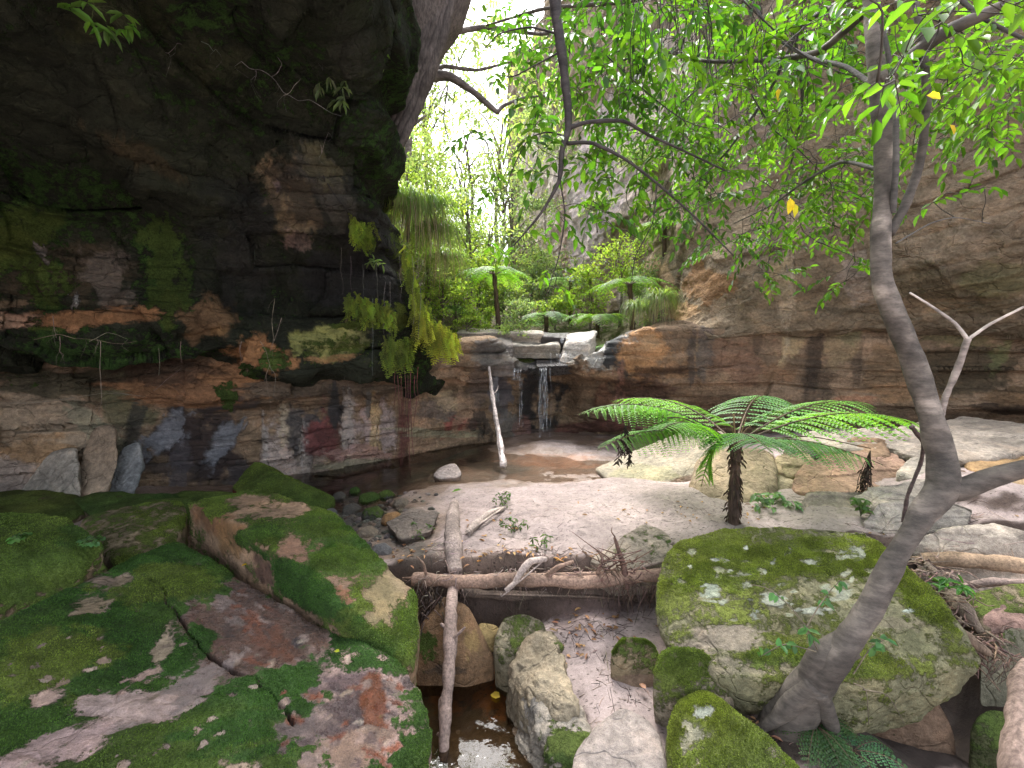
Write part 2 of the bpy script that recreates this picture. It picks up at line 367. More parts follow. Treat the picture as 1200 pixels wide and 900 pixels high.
def rock(name, label, cat, tops, zb=-.6, shrink=.9, base=(.30, .25, .19), moss=0., mossy=.5, wet=0., sub=6, p=14, disp=.03, seed=0,
         patches=(), dents=(), grooves=(), alt=None, group=None, extra=(), layered=0, fine=1., mat='boulder', pts=None, tufts=0):
    if pts is None:
        T = np.array([Z(*t) for t in tops]); c = T.mean(0)
        Bt = c+(T-c)*shrink; Bt[:, 2] = np.minimum(zb, T[:, 2]-.03)
        pts = np.concatenate([T, Bt]+([np.array(extra)] if len(extra) else []))
    V, Fc = rock_mesh(pts, sub, p, disp, seed, dents, grooves, fine, layered)
    col, aux = paint_rock(V, Fc, base, moss, mossy, wet, seed, patches, alt=alt)
    for (line, wd, depth) in grooves:                    # soil and rot in the cracks
        line = cr(np.array(line), 60); line = line+np.stack([fbm(line, 6, 3, 5)*.03, fbm(line, 6, 3, 9)*.02, np.zeros(60)], 1); dm = np.full(len(V), 9.)
        for q_ in cr(line, 240): dm = np.minimum(dm, np.linalg.norm((V-q_)[:, :2], axis=1))
        k = ss(wd*1.6, wd*.7, dm); col = col*(1-k[:, None])+np.array([.025, .02, .015])*k[:, None]; aux[:, 0] *= 1-k; aux[:, 1] *= 1-k
    V = V+normals(V, Fc)*(aux[:, 0]*.010+np.clip(col.mean(1)-.2, -.1, .2)*.03)[:, None]
    o = tag(mesh_obj(name, V, Fc, M[mat], None, True, col, aux), label, cat, group)
    if tufts:                                            # short moss shoots standing on the green patches
        N = normals(V, Fc); f0 = V[Fc[:, 0]]; ar = np.linalg.norm(np.cross(V[Fc[:, 1]]-f0, V[Fc[:, 2]]-f0), axis=1)
        vw = np.array([0, 0, CH])-f0; fac = (N[Fc[:, 0]]*vw).sum(1) > -.1*np.linalg.norm(vw, axis=1)
        wv = ar*np.clip((aux[Fc[:, 0], 0]-.62)*3.5, 0, 1)*ss(-.4, .3, N[Fc[:, 0], 2])*fac*(1+.7*fbm(f0, 5, 3, 2))
        wv = np.maximum(wv, 0); k = RNG.choice(len(Fc), tufts, p=wv/wv.sum()); b = RNG.dirichlet((1, 1, 1), tufts)
        p = (V[Fc[k]]*b[:, :, None]).sum(1)-N[Fc[k, 0]]*.002; n_ = N[Fc[k, 0]]; y = aux[Fc[k, 0], 2][:, None]
        cc = (np.array([.055, .125, .024])*(1-y)+np.array([.20, .24, .045])*y)*RNG.uniform(.5, 1.5, (tufts, 1))
        g = Geo(); ln = RNG.uniform(.004, .011, tufts)
        leaves(g, p, n_+RNG.normal(0, .55, (tufts, 3)), RNG.normal(0, 1, (tufts, 3)), ln, ln*.42, cc)
        g.build('moss', M['moss'], o, False)
    return o
# ------------------------------------------------------------ tubes and leaves
def tube(G, pts, rad, col, n=7, seg=None, wob=0, seed=0):
    pts = np.asarray(pts, float); m = seg or max(len(pts)*5, 8)
    C = cr(pts, m) if len(pts) > 2 else np.linspace(pts[0], pts[1], m)
    R = np.interp(np.linspace(0, 1, m), np.linspace(0, 1, len(rad)), rad)
    T = np.gradient(C, axis=0); T /= np.maximum(np.linalg.norm(T, axis=1, keepdims=True), 1e-9)
    ref = np.array([0, 0, 1.]) if abs(T.mean(0)[2]) < .8 else np.array([0, 1., 0])
    A = np.cross(T, ref); A /= np.maximum(np.linalg.norm(A, axis=1, keepdims=True), 1e-9); B = np.cross(T, A)
    a = np.linspace(0, 2*np.pi, n, endpoint=False)
    V = C[:, None]+(A[:, None]*np.cos(a)[None, :, None]+B[:, None]*np.sin(a)[None, :, None])*R[:, None, None]
    V = V.reshape(-1, 3)
    if wob: 
        ctr = np.repeat(C, n, 0); V = ctr+(V-ctr)*(1+wob*fbm(V, .35/max(R.mean(), .002), 3, seed))[:, None]
    i = (np.arange(m-1)[:, None]*n+np.arange(n)[None]); j = (np.arange(m-1)[:, None]*n+(np.arange(n)[None]+1) % n)
    Fc = np.stack([i, j, j+n, i+n], -1).reshape(-1, 4)
    # caps
    V = np.concatenate([V, C[[0]], C[[-1]]]); b = len(V)-2; k = np.arange(n); k2 = (k+1) % n
    q1 = []
    for s0, off, ctr, rev in ((0, 0, b, 1), (0, (m-1)*n, b+1, 0)):
        for u in range(0, n-1, 2):
            q = [off+u, off+u+1, off+(u+2) % n, ctr]; q1.append(q[::-1] if rev else q)
        if n % 2: 
            pass
    Fc = np.concatenate([Fc, np.array(q1)]) if n % 2 == 0 else Fc
    if n % 2: V = V[:-2]
    G.add(V, Fc, col); return C
LEAF = np.array([[0, 0, 0], [.28, .5, .10], [.68, .42, .06], [1, 0, -.16], [.68, -.42, .06], [.28, -.5, .10]])
def leaves(G, pos, dr, up, ln, wd, col):
    pos = np.asarray(pos, float); n = len(pos)
    if n == 0: return
    dr = dr/np.maximum(np.linalg.norm(dr, axis=1, keepdims=True), 1e-9)
    sd_ = np.cross(up, dr); sd_ /= np.maximum(np.linalg.norm(sd_, axis=1, keepdims=True), 1e-9); un = np.cross(dr, sd_)
    ln = np.broadcast_to(ln, (n,)); wd = np.broadcast_to(wd, (n,))
    V = pos[:, None]+dr[:, None]*(LEAF[None, :, 0:1]*ln[:, None, None])+sd_[:, None]*(LEAF[None, :, 1:2]*wd[:, None, None])+un[:, None]*(LEAF[None, :, 2:3]*ln[:, None, None])
    b = np.arange(n)*6
    Fc = np.concatenate([np.stack([b, b+3, b+2, b+1], 1), np.stack([b, b+5, b+4, b+3], 1)])
    c = np.asarray(col, float); c = np.tile(c, (n, 1)) if c.ndim == 1 else c
    G.add(V.reshape(-1, 3), Fc, np.repeat(c, 6, 0))
# ============================================================ SETTING
MOSS = 'moss'
# ------------------------------------------------------------ ground
GU = [(380,572,-.2),(440,584,-.13),(420,610,-.1),(500,580,-.03),(560,575,.02),(620,575,.09),(720,565,.15),(650,600,.12),(800,578,.2),(860,610,.16),(1000,600,.25),
      (950,570,.25),(560,620,.05),(520,650,.0),(620,655,.02),(720,650,.05),(480,640,-.08),(420,550,-.22),(500,538,-.24),(560,545,-.17),(640,543,-.11),(700,550,-.12),
      (600,530,-.07),(650,522,.0),(690,530,-.03),(745,540,-.06),(780,556,.0),(400,562,-.2),(480,562,-.17),(560,560,-.12),(640,556,-.08),(700,560,-.05),(460,572,-.14),(580,568,-.04),(600,548,-.14),(1100,640,.15),(1200,620,.3),
      (1150,560,.5),(1200,520,.6),(1000,550,.35),(900,560,.2),(50,600,.0),(200,590,-.05),(330,600,-.12),(1100,520,.5),(340,570,-.1),(100,590,0.),(-200,620,.1),(1400,600,.5),(830,640,.1),(1040,625,.18)]
GL = [(520,735,-.48),(560,740,-.45),(650,740,-.34),(700,735,-.3),(740,740,-.3),(540,840,-.82),(500,800,-.78),(590,840,-.74),(570,800,-.72),(700,800,-.4),(750,850,-.42),(690,890,-.44),(650,780,-.40),
      (640,895,-.62),(600,895,-.68),(770,720,-.3),(850,890,-.5),(940,838,-.22),(985,885,-.40),(1040,850,-.55),(900,850,-.32),(1130,880,-.85),(1150,800,-.75),(100,800,-.7),(300,800,-.7),(560,960,-.8),(-100,800,-.5),(1300,800,-.3),(1180,740,-.2)]
GUw = np.array([Z(*g) for g in GU]); GLw = np.array([Z(*g) for g in GL])
def shep(X, Y, W):
    num = 0; den = 0
    for x, y, z in W:
        k = 1/(((X-x)**2+(Y-y)**2)+.03)**2; num = num+k*z; den = den+k
    return num/den
def ground_z(X, Y, detail=True):
    X = np.asarray(X, float); Y = np.asarray(Y, float)
    up = shep(X, Y, GUw); lo = shep(X, Y, GLw); q = np.stack([X, Y, X*0], -1)
    t = ss(-.12, .10, Y-3.22-.06*fbm(q, 2, 3, 4))
    z = lo*(1-t)+up*t
    if detail: z = z+.022*fbm(q, 1.6, 4, 12)+.014*fbm(q, 6, 4, 13)+.006*(noise(q*[1, 2.2, 1]+.15*fbm(q, 2, 2, 3)[..., None], 9, 2)-.5)
    return z
def gpt(px, py, guess=0.):                               # where the ray of a pixel meets the ground
    z = guess
    for _ in range(8):
        q = Z(px, py, z); z = .5*z+.5*float(ground_z(q[0], q[1], False))
    return np.array([q[0], q[1], float(ground_z(q[0], q[1]))])
def axis(lo, hi, core, n1, n2, pw=2.2):
    a = np.linspace(core[0], core[1], n1); t = np.linspace(0, 1, n2+1)[1:]**pw
    return np.concatenate([(core[0]+(lo-core[0])*t)[::-1], a, core[1]+(hi-core[1])*t])
gx = axis(-90, 90, (-3.6, 7), 620, 24); gy = axis(-60, 140, (1.2, 8.8), 520, 24)
GX, GY = np.meshgrid(gx, gy); GZ = ground_z(GX, GY)
V = np.stack([GX, GY, GZ], -1).reshape(-1, 3); Fc = grid_faces(len(gy), len(gx))
col = np.tile(np.array([.37, .297, .28]), (len(V), 1)); aux = np.zeros((len(V), 3))
wl = ss(.02, -.06, V[:, 2]+.03*fbm(V, 3, 4, 3))*(V[:, 1] > 3.4)           # damp sand near the pool, iron stain under the shallow water
col = col*(1-wl[:, None])+np.array([.24, .165, .125])*wl[:, None]; aux[:, 1] = wl
dp = ss(-.10, -.2, V[:, 2]+.03*fbm(V, 2, 4, 3))*(V[:, 1] > 3.4); col = col*(1-dp[:, None])+np.array([.085, .075, .06])*dp[:, None]
k = ss(-.5, -.64, V[:, 2])*(V[:, 1] < 3.4); col = col*(1-k[:, None])+np.array([.15, .10, .06])*k[:, None]; aux[:, 1] = np.maximum(aux[:, 1], k)
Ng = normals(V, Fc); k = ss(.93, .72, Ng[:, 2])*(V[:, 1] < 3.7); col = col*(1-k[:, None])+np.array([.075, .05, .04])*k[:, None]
k = ss(3.6, 3.2, V[:, 1])*.35*ss(-.2, .4, fbm(V, 1.5, 4, 21)); col = col*(1-k[:, None])+np.array([.16, .115, .09])*k[:, None]
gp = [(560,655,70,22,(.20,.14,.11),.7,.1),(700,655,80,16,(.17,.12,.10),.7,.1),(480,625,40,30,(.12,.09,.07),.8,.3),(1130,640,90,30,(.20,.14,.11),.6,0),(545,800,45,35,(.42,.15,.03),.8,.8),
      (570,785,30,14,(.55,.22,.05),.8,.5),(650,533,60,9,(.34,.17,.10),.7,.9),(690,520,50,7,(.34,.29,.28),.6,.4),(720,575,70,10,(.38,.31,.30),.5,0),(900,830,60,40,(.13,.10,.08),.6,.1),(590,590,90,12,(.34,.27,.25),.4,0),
      (980,860,110,46,(.055,.04,.032),.95,.1),(1060,880,80,40,(.05,.036,.03),.95,.1),(720,705,60,25,(.16,.11,.10),.6,.1),(435,605,60,26,(.06,.05,.04),.85,.7),(1150,850,50,50,(.05,.035,.028),.9,.1),(860,850,40,40,(.13,.095,.08),.8,.1)]  # darkest soil patches also paint in the shaded gaps under the boulder
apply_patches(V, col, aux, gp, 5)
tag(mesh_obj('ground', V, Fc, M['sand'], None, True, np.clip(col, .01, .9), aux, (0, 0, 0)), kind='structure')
# ------------------------------------------------------------ water
def sheet(name, pts, z, mat, n=60):
    c = np.mean(pts, 0); bd = cr(np.array(list(pts)+[pts[0]]), 90)[:-1]; bd[:, 2] = z
    rings = [c*[1, 1, 0]+[0, 0, z]+(bd-(c*[1, 1, 0]+[0, 0, z]))*s for s in np.linspace(.02, 1, 14)]
    V = np.concatenate(rings); m = len(bd); Fq = []
    for a in range(13):
        for b in range(m): Fq.append((a*m+b, a*m+(b+1) % m, (a+1)*m+(b+1) % m, (a+1)*m+b))
    Fq = np.array(Fq); Fq = Fq[:, ::-1] if normals(V, Fq)[:, 2].mean() < 0 else Fq
    return tag(mesh_obj(name, V, Fq, mat, None), kind='structure')
PW, CW = -.075, -.66
sheet('pool_water', [Z(250,590,PW),Z(420,600,PW),Z(520,580,PW),Z(640,575,PW),Z(760,566,PW),Z(860,550,PW),Z(800,515,PW),Z(640,508,PW),Z(500,515,PW),Z(330,545,PW)], PW, M['pool'])
sheet('creek_water', [Z(430,790,CW),Z(520,765,CW),Z(600,770,CW),Z(640,820,CW),Z(650,900,CW),Z(620,1050,CW),Z(450,1050,CW),Z(380,900,CW)], CW, M['puddle'])
# ------------------------------------------------------------ lower rock band with the waterfall ledge
PLT = 1.72
# column: px, base(d), [mid py,d], [under py,d], [lip-bottom py,d], [lip-top py,d], plateau edge (d, z)
BC = [(-2600,1.0,(300,1.0),(100,1.1),(50,1.2),(-50,1.4)),
      (-900,2.1,(520,2.1),(440,2.2),(415,2.3),(370,2.6)),
      (-300,3.6,(510,3.6),(445,3.7),(425,3.85),(380,4.2)),
      (0,4.75,(510,4.75),(445,4.9),(425,5.05),(385,5.4)),
      (60,4.9,(520,4.9),(455,5.05),(430,5.2),(385,5.6)),
      (110,5.0,(520,5.05),(460,5.15),(440,5.3),(385,5.8)),
      (200,5.3,(520,5.35),(478,5.4),(450,5.3),(385,6.0)),
      (290,5.5,(520,5.5),(482,5.6),(460,5.35),(385,6.1)),
      (370,5.95,(520,5.9),(478,6.0),(455,5.7),(390,6.3)),
      (440,6.5,(520,6.5),(468,6.6),(450,6.3),(400,6.7)),
      (500,7.2,(500,7.2),(458,7.3),(445,7.0),(405,7.2)),
      (545,7.8,(495,7.8),(452,7.8),(440,7.55),(402,7.6)),
      (578,8.1,(490,8.0),(455,8.1),(440,7.9),(405,7.9)),
      (605,8.5,(490,8.5),(460,8.4),(444,8.2),(430,8.1)),
      (635,8.8,(480,8.9),(450,8.7),(438,8.3),(430,8.1)),
      (662,8.9,(480,9.1),(448,8.7),(436,8.1),(426,8.05)),
      (682,8.8,(490,8.8),(452,8.3),(438,7.75),(418,7.75)),
      (740,8.5,(500,8.2),(455,7.95),(440,7.55),(388,7.6)),
      (800,8.2,(498,7.8),(460,7.6),(445,7.5),(382,7.6)),
      (900,7.7,(480,7.3),(450,7.35),(430,7.3),(379,7.4)),
      (1010,7.2,(490,6.9),(450,6.95),(425,6.95),(376,7.1)),
      (1100,6.8,(482,6.45),(450,6.55),(420,6.55),(374,6.7)),
      (1200,6.4,(470,5.9),(440,6.05),(410,6.05),(370,6.2)),
      (1450,5.4,(470,5.0),(440,5.1),(410,5.1),(360,5.2)),
      (2000,3.6,(470,3.4),(440,3.4),(400,3.4),(330,3.5)),
      (4500,1.2,(470,1.15),(440,1.15),(400,1.15),(330,1.2))]
rows = [[] for _ in range(7)]
for c in BC:
    px, db = c[0], c[1]; b = P(px, 500, db); b1 = b.copy(); b1[2] = -.9; b2 = b.copy(); b2[2] = -.05
    rows[0].append(b1); rows[1].append(b2)
    for k in range(4): rows[2+k].append(P(px, c[2+k][0], c[2+k][1]))
    e = rows[5][-1]; bk = P(px, 400, c[5][1]+1.2); bk[2] = max(e[2]+.02, 1.62 if 560 < px < 690 else e[2]+.02); rows[6].append(bk)
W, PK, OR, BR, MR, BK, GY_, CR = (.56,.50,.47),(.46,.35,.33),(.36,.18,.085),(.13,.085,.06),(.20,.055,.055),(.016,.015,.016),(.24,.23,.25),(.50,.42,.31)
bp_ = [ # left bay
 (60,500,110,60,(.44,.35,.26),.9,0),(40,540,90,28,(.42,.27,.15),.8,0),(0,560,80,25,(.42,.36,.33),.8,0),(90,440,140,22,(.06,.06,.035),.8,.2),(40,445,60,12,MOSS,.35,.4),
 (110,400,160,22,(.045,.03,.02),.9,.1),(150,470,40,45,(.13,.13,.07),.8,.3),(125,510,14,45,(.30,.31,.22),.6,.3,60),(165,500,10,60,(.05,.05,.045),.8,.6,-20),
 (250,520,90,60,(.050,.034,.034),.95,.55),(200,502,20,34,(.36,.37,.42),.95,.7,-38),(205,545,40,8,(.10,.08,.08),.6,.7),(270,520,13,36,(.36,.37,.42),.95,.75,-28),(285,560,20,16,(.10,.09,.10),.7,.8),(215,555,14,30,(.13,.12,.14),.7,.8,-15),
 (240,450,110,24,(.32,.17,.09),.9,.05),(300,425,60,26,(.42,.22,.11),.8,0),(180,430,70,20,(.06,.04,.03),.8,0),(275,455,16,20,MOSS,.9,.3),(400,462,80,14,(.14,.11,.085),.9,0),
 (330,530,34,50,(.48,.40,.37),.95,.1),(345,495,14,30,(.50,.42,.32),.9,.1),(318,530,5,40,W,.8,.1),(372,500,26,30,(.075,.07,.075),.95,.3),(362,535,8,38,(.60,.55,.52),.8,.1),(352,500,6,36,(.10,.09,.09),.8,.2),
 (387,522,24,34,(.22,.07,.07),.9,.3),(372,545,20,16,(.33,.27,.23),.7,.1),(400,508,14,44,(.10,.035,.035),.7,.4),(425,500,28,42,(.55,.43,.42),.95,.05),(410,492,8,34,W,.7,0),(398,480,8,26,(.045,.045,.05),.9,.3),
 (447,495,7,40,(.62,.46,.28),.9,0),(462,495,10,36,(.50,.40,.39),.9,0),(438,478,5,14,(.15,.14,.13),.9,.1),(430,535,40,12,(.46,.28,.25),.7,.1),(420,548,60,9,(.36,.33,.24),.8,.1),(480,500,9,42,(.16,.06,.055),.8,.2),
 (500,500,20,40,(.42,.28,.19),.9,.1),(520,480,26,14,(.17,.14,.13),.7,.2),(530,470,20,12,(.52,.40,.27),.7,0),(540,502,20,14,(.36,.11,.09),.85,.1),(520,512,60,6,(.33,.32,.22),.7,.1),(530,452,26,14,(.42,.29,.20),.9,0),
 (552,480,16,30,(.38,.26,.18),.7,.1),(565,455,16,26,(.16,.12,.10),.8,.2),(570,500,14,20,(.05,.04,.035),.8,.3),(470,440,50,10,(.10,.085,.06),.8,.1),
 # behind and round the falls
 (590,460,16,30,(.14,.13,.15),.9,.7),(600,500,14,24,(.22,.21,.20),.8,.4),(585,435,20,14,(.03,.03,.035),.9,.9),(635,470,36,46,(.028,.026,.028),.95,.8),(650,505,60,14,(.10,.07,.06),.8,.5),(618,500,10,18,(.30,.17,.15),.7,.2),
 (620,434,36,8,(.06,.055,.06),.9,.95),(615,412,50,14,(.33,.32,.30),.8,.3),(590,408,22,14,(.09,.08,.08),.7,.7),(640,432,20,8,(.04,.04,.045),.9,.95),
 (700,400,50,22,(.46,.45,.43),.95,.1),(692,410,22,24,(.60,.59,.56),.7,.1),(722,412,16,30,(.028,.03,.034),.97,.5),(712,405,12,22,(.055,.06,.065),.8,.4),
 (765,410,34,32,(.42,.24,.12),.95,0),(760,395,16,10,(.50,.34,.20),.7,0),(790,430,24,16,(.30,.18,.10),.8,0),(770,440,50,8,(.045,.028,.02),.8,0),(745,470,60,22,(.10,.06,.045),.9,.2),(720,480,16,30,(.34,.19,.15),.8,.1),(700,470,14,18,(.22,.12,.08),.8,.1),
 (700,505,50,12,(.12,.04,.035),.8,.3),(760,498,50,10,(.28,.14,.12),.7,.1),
 # right band
 (850,410,50,36,(.20,.125,.085),.9,.05),(820,405,10,36,(.13,.11,.095),.8,0),(805,420,8,30,(.08,.07,.065),.7,0),(922,405,12,34,(.42,.33,.20),.9,.05),(917,400,4,36,(.55,.47,.34),.7,.05),(945,415,13,44,(.05,.038,.03),.75,.1),(952,450,20,30,(.05,.038,.03),.6,.1),(880,400,6,30,(.08,.06,.045),.6,.1),(1000,420,8,40,(.08,.06,.045),.6,.1),
 (975,405,22,34,(.34,.26,.16),.85,0),(990,380,14,24,(.24,.22,.12),.6,0),(870,430,30,20,(.26,.16,.11),.7,0),(905,435,26,18,(.24,.15,.09),.7,0),(1040,430,50,40,(.22,.15,.09),.8,0),(1060,455,60,12,(.33,.20,.11),.7,0),(1000,462,40,8,(.34,.18,.11),.8,0),
 (1130,440,60,40,(.09,.07,.045),.9,0),(1180,460,50,20,(.14,.09,.05),.8,0),(1120,400,60,20,(.13,.12,.06),.7,0),(1170,420,16,26,(.18,.20,.09),.6,0),(840,468,60,10,(.13,.08,.05),.8,0),(1180,485,60,8,(.03,.02,.015),.8,0)]
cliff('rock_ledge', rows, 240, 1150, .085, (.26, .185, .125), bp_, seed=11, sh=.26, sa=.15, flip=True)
# ------------------------------------------------------------ overhanging mass on the left
AC = [ # px, list of (py, d) from the tucked-in foot, lip, up to the roof over the viewer
 (-2600,[(430,1.3),(380,1.0),(200,.95),(0,.9),(-400,.8),(-1500,.6)]),
 (-900,[(430,2.6),(395,2.0),(280,1.9),(120,1.6),(-200,1.25),(-1300,.7)]),
 (-300,[(440,4.2),(398,3.3),(290,3.1),(150,2.7),(-150,1.9),(-1100,.8)]),
 (0,[(440,5.4),(397,4.35),(300,4.2),(200,3.9),(-60,2.5),(-1000,.9)]),
 (90,[(440,5.6),(400,4.55),(330,4.45),(230,4.35),(-30,2.8),(-950,1.0)]),
 (170,[(450,5.8),(390,4.7),(330,4.65),(240,4.5),(0,3.0),(-850,1.1)]),
 (235,[(460,6.0),(372,4.85),(310,4.9),(235,4.7),(10,3.3),(-700,1.2)]),
 (290,[(465,6.0),(420,5.0),(330,5.35),(220,4.9),(20,3.6),(-600,1.3)]),
 (345,[(465,6.2),(432,5.1),(335,5.45),(200,4.8),(30,3.9),(-500,1.5)]),
 (400,[(462,6.6),(428,5.5),(330,5.7),(190,4.9),(50,4.2),(-400,1.8)]),
 (445,[(456,7.0),(425,5.95),(345,6.0),(200,5.1),(60,4.5),(-350,2.2)]),
 (480,[(450,7.4),(425,6.5),(355,6.3),(265,5.8),(70,4.9),(-300,2.8)]),
 (492,[(450,8.0),(430,7.2),(385,6.8),(320,6.5),(80,5.6),(-260,3.4)]),
 (470,[(450,9.4),(430,9.0),(385,8.6),(320,8.2),(120,7.4),(-200,4.8)]),
 (420,[(450,12),(430,12),(385,12),(300,11.5),(100,11),(-200,8)])]
NCOL = [445, 480, 492, 470, 420]
rows = [[P(c[0], q[0], q[1]) for c in AC] for q in [None]] if 0 else [[P(c[0], c[1][k][0], c[1][k][1]) for c in AC] for k in range(6)]
# the right-hand edge draws back to the left above the ferns
for k, xs in enumerate([(455,492,506,480,420),(455,490,504,480,420),(450,484,498,470,410),(428,450,462,440,380),(425,450,468,440,380),(440,480,520,480,400)]):
    for j, x in enumerate(xs): c = AC[-5+j][1][k]; rows[k][-5+j] = P(x, c[0], c[1])
DKR = (.024, .028, .019)  # dark wet rock and algae, overhang shade also put into the tone
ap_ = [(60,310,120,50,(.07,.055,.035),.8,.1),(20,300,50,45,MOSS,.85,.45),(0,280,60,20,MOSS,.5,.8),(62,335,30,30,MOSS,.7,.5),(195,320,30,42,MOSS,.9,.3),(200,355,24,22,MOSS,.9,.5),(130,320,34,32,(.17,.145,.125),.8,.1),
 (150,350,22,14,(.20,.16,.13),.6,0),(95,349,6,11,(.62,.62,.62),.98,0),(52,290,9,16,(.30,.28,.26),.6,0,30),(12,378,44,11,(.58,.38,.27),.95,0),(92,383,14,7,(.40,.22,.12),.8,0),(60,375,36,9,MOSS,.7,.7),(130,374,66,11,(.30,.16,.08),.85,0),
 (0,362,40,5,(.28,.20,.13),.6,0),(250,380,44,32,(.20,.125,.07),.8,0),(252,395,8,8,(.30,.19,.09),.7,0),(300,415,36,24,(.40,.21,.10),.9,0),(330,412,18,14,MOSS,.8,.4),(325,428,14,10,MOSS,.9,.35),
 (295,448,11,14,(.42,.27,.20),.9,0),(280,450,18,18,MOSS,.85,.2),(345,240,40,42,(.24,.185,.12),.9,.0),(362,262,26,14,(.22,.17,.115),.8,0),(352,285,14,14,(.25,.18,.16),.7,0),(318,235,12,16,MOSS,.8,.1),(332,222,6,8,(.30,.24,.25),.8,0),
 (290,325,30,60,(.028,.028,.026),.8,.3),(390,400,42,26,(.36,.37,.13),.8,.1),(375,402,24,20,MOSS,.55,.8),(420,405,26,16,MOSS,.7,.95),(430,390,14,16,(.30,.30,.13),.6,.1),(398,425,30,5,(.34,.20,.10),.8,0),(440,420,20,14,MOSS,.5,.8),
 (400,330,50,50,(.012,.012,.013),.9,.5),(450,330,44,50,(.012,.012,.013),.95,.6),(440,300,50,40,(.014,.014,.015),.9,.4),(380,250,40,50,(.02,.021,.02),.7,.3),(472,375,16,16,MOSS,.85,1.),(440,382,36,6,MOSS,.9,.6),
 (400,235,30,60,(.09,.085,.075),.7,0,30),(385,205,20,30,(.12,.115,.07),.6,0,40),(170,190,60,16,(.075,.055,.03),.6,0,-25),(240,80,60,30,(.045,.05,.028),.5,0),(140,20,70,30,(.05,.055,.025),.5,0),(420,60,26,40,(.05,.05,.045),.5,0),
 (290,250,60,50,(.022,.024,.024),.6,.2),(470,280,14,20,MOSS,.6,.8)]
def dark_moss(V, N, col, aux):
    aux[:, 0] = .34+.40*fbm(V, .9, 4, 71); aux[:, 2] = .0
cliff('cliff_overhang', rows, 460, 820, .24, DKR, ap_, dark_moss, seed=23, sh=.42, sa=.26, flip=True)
# ------------------------------------------------------------ right-hand cliff and the pale walls up the canyon
DC = [ # px, (py, d) from foot upwards
 (596,[(395,34),(300,33),(180,33),(60,33),(-200,34),(-500,36)]),
 (612,[(395,30),(300,28.5),(190,28),(60,28),(-200,29),(-500,30)]),
 (634,[(395,22),(300,21.5),(190,21.5),(60,22),(-200,23),(-500,25)]),
 (660,[(395,17),(300,17),(190,17.5),(60,18),(-200,19),(-500,21)]),
 (712,[(395,13.5),(300,13.5),(190,14),(60,14.5),(-200,15.5),(-500,17)]),
 (755,[(395,10.8),(300,11.2),(190,12),(60,12.6),(-200,13.5),(-500,14)]),
 (784,[(400,9.2),(310,9.6),(200,10.4),(60,11),(-200,11.4),(-500,11.6)]),
 (800,[(400,7.75),(350,8.3),(230,9.0),(60,9.6),(-200,9.8),(-500,9.6)]),
 (850,[(396,7.35),(340,7.7),(230,8.2),(60,8.6),(-200,8.4),(-500,8)]),
 (900,[(393,7.15),(330,7.3),(230,7.6),(60,7.8),(-200,7.4),(-500,6.8)]),
 (960,[(390,6.95),(330,7.0),(220,7.1),(60,7.0),(-200,6.5),(-500,5.9)]),
 (1010,[(388,6.85),(320,6.75),(210,6.7),(60,6.5),(-200,6.0),(-500,5.3)]),
 (1100,[(386,6.45),(310,6.2),(200,6.0),(60,5.8),(-200,5.3),(-500,4.6)]),
 (1200,[(384,5.95),(300,5.6),(190,5.4),(40,5.2),(-200,4.7),(-500,4.0)]),
 (1450,[(380,5.0),(300,4.7),(190,4.5),(0,4.3),(-250,4.0),(-600,3.4)]),
 (2000,[(360,3.4),(300,3.2),(160,3.1),(-50,3.0),(-400,2.8),(-900,2.3)]),
 (4500,[(360,1.15),(300,1.15),(100,1.1),(-150,1.1),(-600,1.1),(-1600,1.0)])]
rows = [[P(c[0], c[1][k][0], c[1][k][1]) for c in DC] for k in range(6)]
for k in (4, 5):
    for q in rows[k]: q[2] = min(q[2], (15, 19)[k-4])
r0 = [[P(c[0], c[1][0][0]+3, c[1][0][1]+.5) for c in DC]]
for q in r0[0]: q[2] -= .1
rows = r0+rows
dp_ = [(1100,220,170,150,(.25,.20,.14),.5,0),(1120,250,90,60,(.30,.24,.175),.6,0,30),(1180,150,60,60,(.26,.20,.14),.5,0),(960,330,90,36,(.17,.13,.085),.8,0),(915,340,10,40,(.40,.33,.24),.8,0),(905,335,18,30,(.27,.22,.12),.6,0),(870,340,26,26,(.13,.105,.07),.7,0),
 (1000,330,26,30,(.30,.25,.21),.6,0),(1110,340,80,26,(.13,.105,.065),.8,0),(1170,330,50,22,(.17,.16,.08),.6,0),(1060,365,80,8,(.22,.15,.09),.7,0),(960,364,60,5,(.11,.09,.06),.7,0),(820,330,26,30,(.30,.16,.07),.7,0),(790,360,20,14,(.45,.28,.14),.7,0),
 (660,250,60,110,(.66,.56,.57),.95,0),(640,330,30,60,(.62,.50,.47),.8,0),(700,200,36,80,(.62,.52,.53),.9,0),(648,280,12,70,(.36,.24,.19),.7,0),(745,150,30,100,(.50,.42,.38),.8,0),(612,230,30,80,(.68,.60,.56),.9,0),(760,330,24,30,(.40,.27,.16),.7,0),(730,350,26,24,(.46,.38,.36),.7,0),  # far pink rock, paled so the gap's hazy glare sits in its colour
 (690,330,20,30,(.30,.22,.18),.6,0),(790,120,44,110,(.42,.36,.31),.8,0),(850,120,50,120,(.30,.24,.19),.6,0)]
cliff('cliff_right', rows, 470, 900, .19, (.23, .182, .125), dp_, seed=37, sh=.42, sa=.09, flip=True, dip=(-.35, 0), band=.22)
